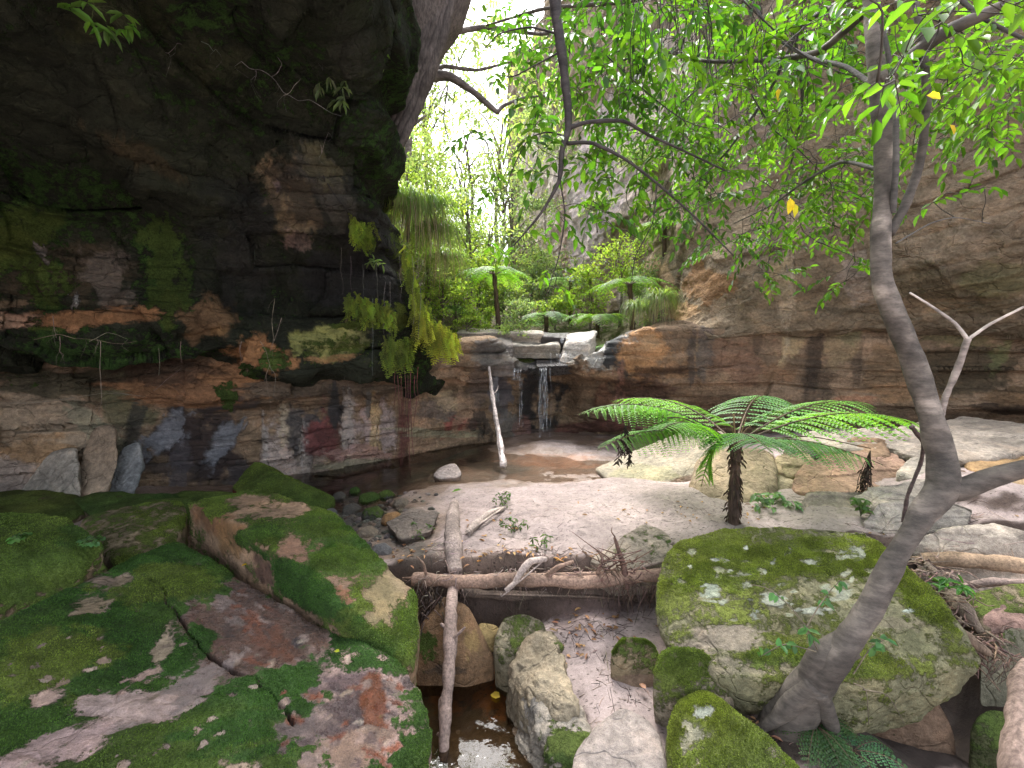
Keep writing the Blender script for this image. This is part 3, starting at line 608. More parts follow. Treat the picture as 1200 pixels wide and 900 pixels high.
# ------------------------------------------------------------ upper creek bed behind the ledge
def upper_z(X, Y):
    q = np.stack([X, Y, X*0], -1)
    z = 1.60+.14*np.maximum(0, Y-8.6)
    ctr = .35+.03*(Y-8)
    l = np.maximum(0, ctr-1.35-X); r = np.maximum(0, X-(ctr+1.6))
    z = z+1.15*l-.0*l**2*.1+.38*np.minimum(r, 3)
    return z+.12*fbm(q, 1.1, 4, 41)+.05*fbm(q, 4, 3, 42)
ux = axis(-26, 26, (-4, 4.5), 200, 40, 1.5); uy = np.concatenate([np.linspace(8.35, 14, 150), np.linspace(14.2, 60, 90)])
UX, UY = np.meshgrid(ux, uy); UZ = np.minimum(upper_z(UX, UY), 1.6+.42*(UY-8)+7)
front = ss(8.75, 8.35, UY); UZ = UZ*(1-front)+(1.30+.0*UX)*front
V = np.stack([UX, UY, UZ], -1).reshape(-1, 3); Fc = grid_faces(len(uy), len(ux))
col = np.tile(np.array([.20, .17, .12]), (len(V), 1)); aux = np.zeros((len(V), 3)); aux[:, 0] = .42+.4*fbm(V, .8, 4, 51); aux[:, 2] = .5
tag(mesh_obj('upper_slope', V, Fc, M['rock'], None, True, col, np.clip(aux, 0, 1), (0, 0, 0)), kind='structure')
for n_ in ('rock_ledge', 'cliff_overhang', 'cliff_right'): bpy.data.objects[n_]['kind'] = 'structure'
# ============================================================ STONES
rp = random.Random(11)
SPK = [(rp.uniform(10, 470), rp.uniform(740, 895), rp.uniform(3, 11), rp.uniform(1.5, 4), [(.40,.33,.27),(.36,.27,.22),(.26,.20,.15)][k % 3], .9, .3, rp.uniform(10, 40)) for k in range(46)]
SPK += [(rp.uniform(330, 480), rp.uniform(790, 895), rp.uniform(5, 14), rp.uniform(3, 8), [(.30,.09,.04),(.13,.09,.09),(.33,.24,.21),(.20,.06,.03)][k % 4], .85, .9, rp.uniform(-60, 60)) for k in range(34)]
SPK += [(rp.gauss(300, 26), rp.gauss(722, 20), rp.uniform(4, 12), rp.uniform(2, 6), [(.30,.10,.05),(.15,.07,.05),(.40,.30,.27),(.10,.06,.05)][k % 4], .85, .95, rp.uniform(-60, 20)) for k in range(34)]
LCH = [(rp.uniform(790, 1040), rp.uniform(630, 720), rp.uniform(2, 8), rp.uniform(1, 4), [(.27,.30,.22),(.33,.37,.30),(.24,.26,.16)][k % 3], .6, 0) for k in range(60)]
rock('mossy_slab', 'huge wet cracked slab carpeted in dark green moss filling the bottom left corner', 'rock slab',
     [(205,640,.13),(300,690,.08),(395,768,.0),(440,763,-.02),(485,808,-.08),(497,850,-.14),(490,960,-.22),(300,1100,-.1),(-200,1000,.06),(-120,800,.16),(30,735,.14),(100,690,.17)],
     zb=-.95, shrink=.98, base=(.33,.235,.21), moss=.93, mossy=.12, wet=.25, sub=8, p=60, disp=.036, layered=.014, tufts=90000, seed=3,
     patches=[(300,720,72,56,(.17,.095,.07),1,1,-35),(310,735,36,24,(.20,.075,.04),.9,.95,-35),(270,705,30,12,(.34,.26,.24),.8,.9,-35),(215,800,85,20,(.36,.28,.26),1,.8,28),(150,820,60,22,(.44,.33,.30),1,.2,10),(60,875,90,22,(.42,.30,.28),1,.2,22),(45,812,22,14,(.45,.32,.27),1,.1,25),
              (160,792,26,8,(.40,.28,.24),1,.1,20),(190,750,14,32,(.40,.32,.22),.9,.1,-35),(420,832,86,48,(.12,.085,.085),1,1),(405,790,40,14,(.20,.13,.13),1,.85),(445,830,26,50,(.22,.075,.035),1,.95),(415,872,60,26,(.25,.17,.13),1,.6),(360,835,40,26,(.19,.14,.13),1,.8),(280,885,30,22,(.45,.33,.24),1,.1),(130,690,40,14,(.30,.24,.15),.8,.1,30),(100,660,50,12,(.22,.17,.12),.7,.1),
              (60,770,80,40,MOSS,.9,.75,20),(200,680,60,26,MOSS,.9,.65),(235,745,26,20,MOSS,1,.0),(275,860,90,30,MOSS,1,.0,10),(330,810,50,26,MOSS,1,.0,-20),(180,800,26,12,MOSS,1,.1),(260,660,20,12,MOSS,.9,.2),(350,745,10,6,(.05,.04,.05),.8,1)]+SPK,
     grooves=[([Z(180,692,.1),Z(205,720,.08),Z(240,765,.05),Z(280,800,.0),Z(315,842,-.04),Z(345,882,-.08)],.0065,.09)])
rock('mossy_block', 'squared mossy boulder with a notched rear corner behind the big wet slab', 'boulder',
     [(220,590,.38),(290,577,.38),(345,597,.32),(400,612,.28),(445,655,.2),(483,703,.1),(485,735,.02),(472,775,-.03),(400,716,.16),(300,628,.37)],
     zb=-.8, shrink=.97, base=(.30,.20,.13), moss=.8, mossy=.35, wet=.2, sub=7, p=60, disp=.028, layered=.012, tufts=50000, seed=9,
     patches=[(300,590,60,16,(.33,.22,.15),.7,.1),(350,640,20,34,(.27,.15,.10),.9,.3,-35),(385,680,16,26,(.30,.19,.13),.8,.3,-45),(448,690,24,40,(.23,.19,.10),.85,.1),(430,720,12,14,(.22,.18,.10),.7,.1),(470,670,14,26,(.34,.26,.16),.9,.1),(245,610,26,18,(.20,.10,.05),.9,.2),(262,632,22,26,(.22,.12,.05),.8,.2),
              (350,692,80,24,MOSS,1,.0,-40),(300,668,20,14,(.06,.025,.02),.8,.4,-38),(440,752,30,12,MOSS,1,.1,-40),(405,650,40,22,MOSS,.9,.35),(430,740,40,14,MOSS,.9,.3,-35),(300,620,30,14,MOSS,.9,.15),(250,590,30,8,MOSS,.9,.6),(385,615,40,8,MOSS,.9,.4),(405,690,12,12,(.34,.15,.08),.8,.3)])
rock('mossy_boulder', 'yellow-green mossy boulder with tiny ferns at the left edge of the photo', 'boulder',
     [(-90,640,.5),(0,606,.5),(55,604,.47),(98,615,.45),(132,632,.38),(125,655,.28),(85,695,.2),(30,722,.12),(-90,720,.25)], zb=-.7, shrink=.92, base=(.2,.15,.1), moss=1., mossy=.62, sub=7, p=16, disp=.06, tufts=30000, seed=15,
     patches=[(20,690,40,16,MOSS,1,.35),(100,625,30,14,MOSS,1,.15)])
rock('tan_boulder', 'tan moss-streaked flat boulder between the left mossy boulder and the squared block', 'boulder',
     [(95,612,.24),(130,596,.28),(214,590,.24),(218,612,.2),(200,645,.14),(140,665,.14)], zb=-.5, base=(.25,.20,.13), moss=.6, mossy=.5, sub=6, p=12, disp=.03, tufts=9000, seed=17)
rock('mossy_boulder', 'bright green wedge-shaped mossy boulder in front of the maroon-stained wall', 'boulder',
     [(300,541,.24),(272,572,.06),(318,556,.22),(345,562,.14),(392,584,.03),(378,602,-.08),(340,602,-.02),(300,590,.04)], zb=-.3, base=(.17,.045,.035), moss=.96, mossy=.42, sub=7, p=22, disp=.022, tufts=14000, seed=19,
     patches=[(372,600,30,9,(.22,.04,.035),1,.5,-12),(330,597,20,8,(.09,.03,.02),.8,.3)])
for pts, lb, my in (([(-60,585,.12),(20,572,.14),(90,578,.1),(100,600,.05),(30,612,.1),(-60,612,.1)], 'low mossy rock under the leaning pale slabs at the left edge', .55),
                ([(80,585,.1),(130,578,.12),(205,582,.1),(215,600,.05),(120,606,.05)], 'low dark green mossy rock at the foot of the wall behind the tan boulder', .25),
                ([(190,580,.06),(240,576,.1),(285,578,.05),(280,592,.0),(200,598,.0)], 'small flat green rock at the wall foot left of the wedge-shaped boulder', .35),
                ([(125,595,.1),(190,588,.12),(235,592,.1),(240,604,.05),(150,622,.1)], 'dull green flat rock touching the back of the tan boulder', .3)):
    rock('mossy_rock', lb, 'rock', pts, zb=-.2, base=(.16,.12,.08), moss=.95, mossy=my, sub=6, p=8, disp=.035, seed=int(my*40)+len(lb))
# pale slabs leaning on the left wall
for pts, lb, c in (([(20,582,4.55),(95,582,4.5),(92,560,4.55),(89,526,4.8),(60,528,4.8),(38,552,4.7),(20,585,5.),(95,585,5.),(89,526,5.)], 'pale grey-white slab leaning on the left wall, leftmost and widest', (.36,.33,.29)),
                   ([(93,588,4.6),(120,588,4.55),(138,545,4.75),(134,502,5.),(112,505,5.),(95,548,4.8),(93,588,5.),(120,588,5.),(134,500,5.15)], 'tall buff slab leaning on the left wall in the middle of the pale slabs', (.36,.28,.21)),
                   ([(124,584,4.75),(150,584,4.75),(166,548,4.9),(163,520,5.05),(146,524,5.05),(128,560,4.9),(124,585,5.2),(163,520,5.25)], 'bluish grey slab leaning on the left wall, rightmost of the pale slabs', (.25,.26,.27))):
    rock('leaning_slab', lb, 'rock slab', None, base=c, sub=6, p=16, disp=.03, seed=len(lb), pts=[P(*q) for q in pts], layered=.01, group='pale slabs leaning on the left wall')
rng = random.Random(5)
PB = [(398,582,24,18,.2,'dark green cobble nearest the green wedge-shaped boulder'),(416,577,18,14,.8,'small mossy cobble between the wedge boulder and the pool edge'),(432,583,34,20,.8,'largest mossy cobble at the near edge of the pool'),(452,581,22,15,.8,'mossy cobble right of the largest cobble by the pool'),
      (412,595,26,15,.0,'dark wet cobble below the row of mossy cobbles'),(437,600,30,16,.5,'flat greenish cobble in the dark wet patch near the pool'),(470,587,22,12,.1,'blue-grey wet cobble at the sand edge beside the mossy cobbles'),(388,600,18,12,.0,'small dark cobble touching the red underside of the wedge boulder'),
      (460,606,30,14,.0,'orange-brown flat cobble in the wet trickle'),(404,612,26,12,.0,'black wet cobble beside the squared mossy block'),(430,621,30,14,.1,'dull brown cobble behind the far corner of the squared block'),(446,641,28,14,.0,'grey cobble close behind the squared mossy block'),(487,612,26,12,.0,'flat grey cobble right of the orange-brown one')]
for i, (px, py, wd, hh, ms, lb) in enumerate(PB):
    q = gpt(px, py+hh*.3); d = q[1]; r = wd*d/F/2; n = 14
    pts = [q+np.array([r*rng.uniform(.8, 1.15)*math.cos(a)*math.cos(e), r*rng.uniform(.8, 1.1)*math.sin(a)*math.cos(e), hh*d/F*.75*math.sin(e)]) for a, e in [(k*2.4, math.asin(-.8+1.78*k/(n-1))) for k in range(n)]]
    b = [(.10,.09,.08),(.07,.065,.06),(.25,.20,.15),(.12,.12,.13)][i % 4] if i != 8 else (.32,.17,.06)
    rock('cobble', lb, 'stone', None, base=b, moss=ms*1.1, mossy=.3, wet=.6, sub=5, p=10, disp=.012, seed=60+i, pts=pts, group='cobbles by the pool edge')
rock('grey_slab', 'dark slab with a shadowed hollow under it at the sand edge left of the plank', 'rock slab', [(452,612,-.0),(480,597,.05),(512,600,.06),(506,622,.0),(470,632,-.03)], zb=-.12, shrink=.7, base=(.16,.13,.11), wet=.3, sub=6, p=18, disp=.02, seed=71, layered=.015)
rock('pool_stone', 'pale low stone poking out of the shallow pool edge', 'stone', [(508,556,-.05),(516,547,.0),(532,545,.01),(541,553,-.02),(538,558,-.05),(515,560,-.06)], zb=-.16, base=(.38,.32,.30), wet=.1, sub=5, p=8, disp=.012, seed=72)
# ---- stones in and beside the lower creek
rock('creek_boulder', 'rusty triangular boulder in the lower creek behind the thin upright pole', 'boulder', [(495,728,-.3),(520,700,-.22),(548,712,-.2),(578,772,-.52),(545,792,-.58),(488,792,-.6),(480,772,-.55)], zb=-.9, base=(.25,.15,.08), moss=0, wet=.35, sub=6, p=22, disp=.02, seed=73,
     patches=[(497,755,14,22,MOSS,.8,.3),(555,745,14,26,(.34,.23,.10),.9,.1),(520,780,30,8,(.08,.05,.03),.8,.6)])
rock('creek_stone', 'small mustard-brown stone wedged above the gap beside the pole', 'stone', [(556,740,-.36),(562,729,-.33),(582,730,-.33),(588,742,-.37),(576,750,-.4),(560,750,-.4)], zb=-.5, base=(.30,.22,.10), sub=5, p=7, disp=.01, seed=74)
rock('creek_boulder', 'rounded olive-grey boulder below the log, left of the pale sandbank', 'boulder', [(578,752,-.36),(590,722,-.26),(612,717,-.24),(638,728,-.28),(640,748,-.32),(618,775,-.42),(590,782,-.48)], zb=-.75, base=(.25,.22,.15), moss=.22, mossy=.6, sub=6, p=8, disp=.025, seed=75)
rock('creek_boulder', 'long bumpy buff boulder rising from the puddle edge, its lower end the mossy lump', 'boulder', [(602,765,-.36),(618,742,-.3),(650,745,-.28),(662,775,-.3),(672,820,-.34),(665,850,-.42),(640,842,-.46),(605,800,-.42)], zb=-.85, base=(.27,.225,.16), moss=.1, wet=0, sub=7, p=8, disp=.075, seed=76, layered=.012)
rock('creek_boulder', 'knobbly grey boulder with bright green moss at its lower right by the puddle', 'boulder', [(598,800,-.5),(632,838,-.42),(672,815,-.38),(690,845,-.4),(694,878,-.46),(660,905,-.55),(625,870,-.56),(598,830,-.6)], zb=-.9, base=(.27,.24,.20), moss=.05, sub=7, p=7, disp=.085, seed=77,
     patches=[(672,868,30,24,MOSS,1,.55),(655,885,26,14,MOSS,1,.25),(615,820,20,34,(.14,.13,.12),.7,.2)], layered=.02)
rock('sandy_rock', 'pale pitted rock almost flush with the sand at the bottom edge', 'rock', [(690,850,-.42),(730,832,-.4),(765,850,-.4),(780,905,-.42),(700,930,-.44),(668,900,-.46)], zb=-.7, base=(.31,.265,.24), sub=6, p=7, disp=.03, seed=78)
rock('buried_rock', 'pale olive rock half buried in the sand left of the big mossy boulder', 'rock', [(690,655,.04),(712,640,.1),(752,614,.15),(775,622,.13),(792,642,.08),(790,660,.03),(720,668,.02)], zb=-.2, base=(.32,.27,.22), moss=.12, mossy=.6, sub=6, p=16, disp=.018, seed=79)
# ---- the big boulder on the right and its neighbours
rock('lichen_boulder', 'largest flat-topped boulder with yellow-green moss, white lichen and a hollow, right of centre', 'boulder',
     [(772,662,.16),(790,640,.27),(870,622,.37),(940,615,.42),(1015,618,.4),(1050,642,.36),(1098,700,.22),(1160,772,.02),(1145,795,-.06),(1000,802,-.04),(850,795,-.1),(785,765,-.14),(770,700,.02)],
     zb=-.45, shrink=.72, base=(.21,.20,.12), moss=.48, mossy=1., sub=8, p=30, disp=.040, tufts=60000, seed=81,
     patches=[(930,650,130,26,MOSS,.95,.8),(830,670,60,20,MOSS,.6,.6),(950,652,13,6,(.36,.39,.32),.7,0),(830,684,12,9,(.32,.37,.30),.7,0),(905,696,20,8,(.36,.40,.34),.6,0),(955,708,24,7,(.42,.45,.38),.7,0),(885,712,12,10,(.36,.40,.34),.7,0),(1005,640,18,9,(.36,.40,.32),.6,0),(990,690,14,7,(.36,.39,.32),.6,0),
              (875,634,6,4,(.5,.54,.48),.8,0),(840,650,10,4,(.45,.47,.4),.7,0),(1064,709,8,4,(.45,.52,.47),.8,0),(840,745,50,18,(.25,.21,.17),.8,0),(870,775,60,16,(.17,.15,.11),.7,0),(1080,700,40,26,MOSS,.7,.7,-40),(905,765,60,14,MOSS,.6,.3),(1070,745,40,18,(.17,.17,.09),.7,0),(1000,775,60,16,MOSS,.4,.3),(1050,725,26,10,(.2,.17,.12),.6,0)]+LCH,
     dents=[(P(918,732,2.26), (.14,.10,.08), .16), (P(1060,752,2.3), (.10,.1,.06), .05),(P(850,760,2.35), (.2,.1,.06), .02)])
rock('brown_boulder', 'smooth brown oblong boulder tucked under the right end of the big lichen boulder', 'boulder', [(985,800,-.26),(1050,790,-.2),(1088,800,-.2),(1122,858,-.46),(1110,876,-.52),(1075,872,-.52),(1000,835,-.42)], zb=-.75, base=(.24,.16,.11), moss=.12, mossy=.3, sub=6, p=8, disp=.02, seed=83)
rock('round_stone', 'rounded mossy stone on the sand, left one of the pair by the big lichen boulder', 'stone', [(716,765,-.24),(730,746,-.17),(758,745,-.16),(774,758,-.2),(775,785,-.3),(755,802,-.38),(725,790,-.36)], zb=-.5, base=(.24,.19,.12), moss=.75, mossy=.7, sub=6, p=7, disp=.018, tufts=7000, seed=84, patches=[(735,795,30,10,(.22,.15,.11),.8,0)])
rock('round_stone', 'rounded mossy stone on the sand, right one of the pair by the big lichen boulder', 'stone', [(768,785,-.12),(778,764,-.05),(815,762,-.03),(850,785,-.1),(857,812,-.2),(830,828,-.27),(785,808,-.25)], zb=-.52, base=(.26,.22,.16), moss=.55, mossy=.6, sub=6, p=7, disp=.018, tufts=7000, seed=85)
rock('lichen_stone', 'mossy stone with a white lichen spot cut off by the bottom edge', 'stone', [(785,845,-.3),(795,815,-.2),(828,810,-.17),(865,832,-.18),(905,865,-.22),(945,910,-.28),(880,980,-.4),(800,940,-.42)], zb=-.7, base=(.22,.20,.13), moss=.75, mossy=.72, sub=7, p=7, disp=.02, tufts=22000, seed=86, patches=[(820,828,12,9,(.34,.37,.31),.8,0),(808,850,16,30,(.20,.20,.15),.6,0)])
rock('dark_stone', 'dark green stone in the bottom right corner beside the upright dead log', 'stone', [(1142,842,-.3),(1160,830,-.26),(1190,832,-.26),(1205,870,-.4),(1190,905,-.5),(1150,890,-.5)], zb=-.8, base=(.10,.11,.05), moss=.7, mossy=.35, sub=6, p=7, disp=.015, seed=87)
rock('flat_mossy_rock', 'low flat rock with thin moss beyond the driftwood at the right edge', 'rock', [(1135,700,.05),(1160,690,.1),(1215,688,.1),(1215,715,.03),(1150,725,-.02)], zb=-.3, base=(.25,.20,.13), moss=.6, mossy=.55, sub=6, p=12, disp=.015, seed=88)
rock('pink_rock', 'smooth pinkish rock at the right edge below the flat mossy one', 'rock', [(1152,722,.0),(1175,706,.05),(1225,700,.08),(1225,738,-.05),(1165,742,-.1)], zb=-.35, base=(.34,.22,.18), sub=6, p=12, disp=.015, seed=89)
rock('grey_rock', 'greenish grey rock lowest of the three at the right edge by the roots', 'rock', [(1150,752,-.1),(1180,738,-.06),(1230,735,-.05),(1230,775,-.2),(1170,780,-.25)], zb=-.5, base=(.18,.17,.12), moss=.45, mossy=.4, sub=6, p=10, disp=.015, seed=90)
# ---- rocks beyond the sand
rock('pale_slab', 'large cream tilted slab with a dark undercut side beyond the sand, left of the tree fern', 'rock slab', [(698,548,.0),(716,562,-.02),(742,566,-.0),(812,540,.14),(838,520,.32),(845,505,.42),(795,507,.42),(760,522,.2)], zb=-.25, shrink=.9, base=(.30,.265,.205), sub=7, p=30, disp=.022, seed=91,
     extra=[Z(872,572,.1),Z(878,545,.3)], patches=[(745,545,40,14,(.30,.285,.17),.6,0),(790,562,60,14,(.17,.12,.09),.95,0,20),(850,560,30,16,(.13,.09,.07),.9,0)])  # brown patches paint the shade on the slab's undercut side
rock('tan_rock', 'rounded tan boulder directly behind the tree fern trunk', 'boulder', [(808,570,.2),(815,535,.45),(850,525,.52),(905,528,.5),(912,560,.34),(895,592,.15),(830,595,.12)], zb=-.1, base=(.30,.23,.16), sub=6, p=7, disp=.04, seed=92)
RR = [('pink_slab','broad salmon-pink slab with a dark underside right of the tree fern', [(928,568,.28),(945,545,.42),(1000,531,.5),(1050,530,.5),(1066,548,.44),(1052,572,.3),(1000,580,.27),(935,578,.24)], (.40,.26,.19),50,7),
      ('cream_stone','small cream pointed stone just right of the tree fern trunk', [(886,578,.2),(895,552,.34),(912,546,.36),(935,556,.3),(928,580,.2)], (.42,.34,.24),18,6),
      ('cream_stone','low cream slab on the sand in front of the salmon-pink slab', [(930,598,.22),(950,580,.3),(1010,578,.32),(1030,594,.26),(1000,606,.2),(940,606,.18)], (.36,.30,.25),50,6),
      ('pale_slab','long pale slab with a jagged edge lying right of the leaning tree, topmost', [(1030,520,.56),(1060,500,.66),(1130,488,.74),(1215,500,.76),(1215,528,.62),(1150,540,.52),(1080,538,.5)], (.37,.32,.27),60,7),
      ('orange_rock','orange-brown rock face under the topmost pale slab at right', [(1130,545,.48),(1150,520,.6),(1215,515,.66),(1215,550,.5),(1150,556,.44)], (.38,.25,.13),14,6),
      ('round_boulder','big rounded tan boulder at the right edge above the horizontal log', [(1132,565,.42),(1150,545,.55),(1220,548,.6),(1225,600,.32),(1180,612,.25),(1140,595,.3)], (.32,.23,.14),7,7),
      ('pale_slab','flat cracked pale slab between the leaning tree and the horizontal log', [(1010,612,.24),(1030,590,.36),(1100,582,.42),(1140,595,.38),(1135,618,.26),(1040,622,.2)], (.36,.32,.28),60,7),
      ('pale_slab','narrow pale slab with cracks behind the leaning tree, below the salmon-pink slab', [(1000,588,.28),(1020,570,.4),(1085,562,.46),(1115,572,.42),(1090,588,.34),(1020,596,.26)], (.37,.32,.28),50,6),
      ('grey_stone','greyish stone wedged between the salmon-pink slab and the leaning tree', [(1052,560,.4),(1065,535,.52),(1095,532,.54),(1105,552,.46),(1090,566,.4)], (.36,.32,.27),14,6),
      ('brown_stone','brown stone in the gap behind the salmon-pink slab', [(955,545,.4),(965,528,.5),(1000,518,.56),(1035,520,.56),(1040,536,.48),(990,545,.4)], (.30,.20,.13),12,6),
      ('brown_stone','square buff stone behind and left of the salmon-pink slab', [(905,552,.34),(912,535,.44),(945,530,.48),(955,545,.4),(930,558,.32)], (.36,.28,.18),14,6),
      ('pale_slab','pale ledge slab half hidden under the fern fronds near the cliff foot', [(920,528,.5),(950,505,.66),(1030,500,.7),(1060,512,.64),(1030,528,.52)], (.42,.36,.30),18,6),
      ('flat_rock','low flat sandy rock just above the horizontal log at right', [(1070,640,.14),(1090,622,.26),(1170,615,.32),(1215,625,.3),(1200,645,.18),(1110,650,.12)], (.42,.36,.30),16,6),
      ('brown_boulder','dark boulder under the rounded tan one at the right edge', [(1145,620,.2),(1165,602,.3),(1230,600,.34),(1230,630,.2),(1170,634,.16)], (.16,.11,.07),9,6)]
for i, (nm, lb, tp, c, p_, sb) in enumerate(RR):
    zb = min(t[2] for t in tp)-.28
    rock(nm, lb, 'boulder' if 'boulder' in nm else 'rock', tp, zb=zb, shrink=.88, base=c, sub=sb, p=p_, disp=.028, seed=100+i, alt=tuple(x*.72 for x in c), layered=.03)
# ---- blocks of the waterfall lip
LB = [('lip_block','black wet lip stone the main stream pours over', [(628,440,8.2),(672,440,8.1),(674,428,7.9),(630,430,7.95),(628,420,8.6),(672,418,8.6),(628,440,8.7),(672,440,8.7)], (.06,.055,.06),.9),
      ('lip_block','grey stepped block left of the main stream with a wet face', [(540,440,7.8),(602,442,8.0),(600,425,7.9),(545,402,7.7),(600,405,8.1),(545,396,8.4),(600,396,8.6),(602,440,8.7)], (.17,.15,.14),.4),
      ('lip_block','pale flat middle step above the wet lip stones', [(568,418,8.4),(655,420,8.4),(655,407,8.3),(568,405,8.3),(572,398,9.0),(650,398,9.0),(655,418,9.1),(568,418,9.1)], (.36,.33,.29),.2),
      ('lip_block','long pale top step with a square dark front edge', [(535,403,8.7),(632,408,8.7),(635,396,8.6),(536,390,8.6),(540,386,9.4),(635,388,9.4),(632,406,9.5),(535,400,9.5)], (.38,.34,.30),.1),
      ('lip_block','small dark block at the top right of the falls beside the top step', [(634,410,8.7),(668,410,8.6),(668,396,8.5),(636,395,8.6),(640,390,9.3),(668,389,9.3),(634,410,9.3),(668,410,9.3)], (.09,.08,.08),.8),
      ('lip_block','pale wedge stone leaning down beside the main stream', [(655,425,8.0),(690,438,7.8),(690,400,8.0),(665,400,8.2),(668,390,9.0),(700,388,9.0),(655,425,8.9),(690,430,8.9)], (.48,.45,.42),.2)]
for i, (nm, lb, pt, c, wt) in enumerate(LB):
    rock(nm, lb, 'rock', None, base=c, wet=wt, sub=6, p=20, disp=.035, seed=130+i, pts=[P(*q) for q in pt], layered=.03, group='blocks of the waterfall lip')
# ============================================================ PLANTS AND WOOD
def rn(a, b, n=None): return RNG.uniform(a, b, n)
def unit(v): v = np.asarray(v, float); return v/np.maximum(np.linalg.norm(v, axis=-1, keepdims=True), 1e-9)
GRN, LIME, OLV, YEL = np.array([.070,.165,.020]), np.array([.12,.24,.03]), np.array([.085,.115,.03]), np.array([.55,.40,.03])
def vary(c, n, a=.3):
    c = np.tile(np.array(c, float), (n, 1)); return c*(1+rn(-a, a, (n, 1)))*(1+rn(-.12, .12, (n, 3)))
def px_tube(G, pts, r0, r1, col, n=8, wob=.12, seed=0, mid=None, world=False):
    """pts are (px, py, d); radii in metres"""
    W = [np.array(q, float) if world else P(*q) for q in pts]
    rr = [r0, r1] if mid is None else [r0]+list(mid)+[r1]
    return tube(G, W, rr, col, n, max(6, len(W)*6), wob, seed)
def spray(G, T, a, dr, ln, nl, ll, col, tw=.0018, twc=(.05,.04,.03), droop=.5):
    dr = unit(dr); s = np.linspace(0, 1, 7)[:, None]
    side = unit(np.cross(dr, [0, 0, 1])+1e-4); C = a+dr*s*ln+np.array([0, 0, -1])*droop*ln*s**2*.55+side*(rn(-.15, .15)*ln*s**2)
    tube(T, C, [tw, tw*.5], twc, 4, 6)
    t = np.linspace(.12, 1, nl); i = np.minimum((t*6).astype(int), 5); f = (t*6-i)[:, None]
    pos = C[i]*(1-f)+C[i+1]*f; tg = unit(C[i+1]-C[i])
    sg = np.where(np.arange(nl) % 2, 1, -1)[:, None]
    sd_ = unit(np.cross(tg, [0, 0, 1])+1e-4)*sg
    d = tg*(.55+rn(0, .5, (nl, 1)))+sd_*(.9-.8*(t[:, None] > .97))+np.array([0, 0, -1])*rn(-.15, .75, (nl, 1))
    L_ = ll*rn(.7, 1.2, nl)*(1-.25*np.abs(t-.5)); up = np.array([0, 0, 1.])+rn(-.5, .5, (nl, 3))
    leaves(G, pos, d, up, L_, L_*rn(.32, .5, nl), vary(col, nl, .4)*rn(.7, 1.25))
def frond(G, T, a, m, b, width, np_=22, nl=11, col=GRN, r=.006, rc=(.09,.06,.035), flat=.25, taper=1.0, start=.16, ang=.35, pl=.42, und=None):
    """a two-times divided fern frond from a by way of m to its tip b; pinnae on both sides carry small leaflets"""
    t = np.linspace(0, 1, 26)[:, None]; C = (1-t)**2*a+2*t*(1-t)*m+t**2*b
    tube(T, C, [r, r*.25], rc, 6, 22)
    tt = np.linspace(start, .985, np_); idx = tt*25; i = np.minimum(idx.astype(int), 24); f = (idx-i)[:, None]
    q = C[i]*(1-f)+C[i+1]*f; tg = unit(C[i+1]-C[i]); up0 = np.array([0, 0, 1.])
    sd_ = unit(np.cross(tg, up0)+1e-5); nm = np.cross(sd_, tg)
    u = (tt-start)/(1-start); prof = np.sin(np.pi*np.clip(u*.80+.20, 0, 1))**.75*(1-u**4*.4)
    pos, dd, uu, LL, WW, CC = [], [], [], [], [], []
    for s in (-1, 1):
        for k in range(np_):
            w_ = width*.5*prof[k]*rn(.9, 1.08)
            pd = unit(sd_[k]*s*math.cos(ang)+tg[k]*math.sin(ang)+nm[k]*rn(-.05, .06))
            x = np.linspace(.06, 1, nl); pp = q[k]+pd*x[:, None]*w_-np.array([0, 0, 1])*(flat*w_*x[:, None]**2)
            if w_ > .07: tube(T, [pp[0], pp[nl//2], pp[-1]], [r*.28, r*.1], np.array(col)*.9, 4, 4)
            for e in (-1, 1):
                tv = unit(np.cross(pd, nm[k]))*e
                dl = tv*.9+pd*.42-np.array([0, 0, 1])*.18
                pos.append(pp); dd.append(np.tile(dl, (nl, 1))+rn(-.08, .08, (nl, 3))); uu.append(np.tile(nm[k], (nl, 1)))
                l_ = pl*w_/nl*7.0*(.25+.75*np.sin(np.pi*np.clip(x*.86+.10, 0, 1)))*.52
                l_ = np.minimum(l_, .6*width/np_*2.1)
                LL.append(l_); WW.append(np.full(nl, w_/nl*1.05)); CC.append(vary(col, nl, .12)*(rn(.85, 1.15)))
    leaves(G, np.concatenate(pos), np.concatenate(dd), np.concatenate(uu), np.concatenate(LL), np.concatenate(WW), np.concatenate(CC))
# ------------------------------------------------------------ the leaning tree with its canopy
tb = P(935, 832, 2.42)
tree = thing('leaning_tree', tb, 'curving grey smooth-barked tree rooted beside the lichen boulder, forked low, leafy branches overhead', 'tree')
BK = (.095,.080,.068)
g = Geo()
TR = [(915,862,2.14),(942,815,2.06),(985,762,1.96),(1018,715,1.97),(1048,655,2.0),(1080,605,2.03),(1106,570,2.05),(1103,530,2.1),(1088,480,2.14),(1072,430,2.18),(1050,375,2.2),(1035,330,2.22),(1031,280,2.25),(1036,220,2.28),(1036,150,2.3),(1028,90,2.32),(1022,30,2.34),(1015,-60,2.4),(1000,-220,2.5)]
C0 = tube(g, [P(*q) for q in TR], [.125,.09,.060,.049,.046,.050,.066,.054,.051,.049,.047,.045,.043,.041,.042,.039,.035,.03,.02], BK, 20, 180, .14, 3); g.c[0] = np.array(BK)*(.55+1.0*noise(g.v[0], 5, 2)+.35*(noise(g.v[0], 22, 4)-.5))[:, None]*(1+1.2*ss(.62, .8, noise(g.v[0], 9, 7)))[:, None]
g.build('trunk', M['bark'], tree)
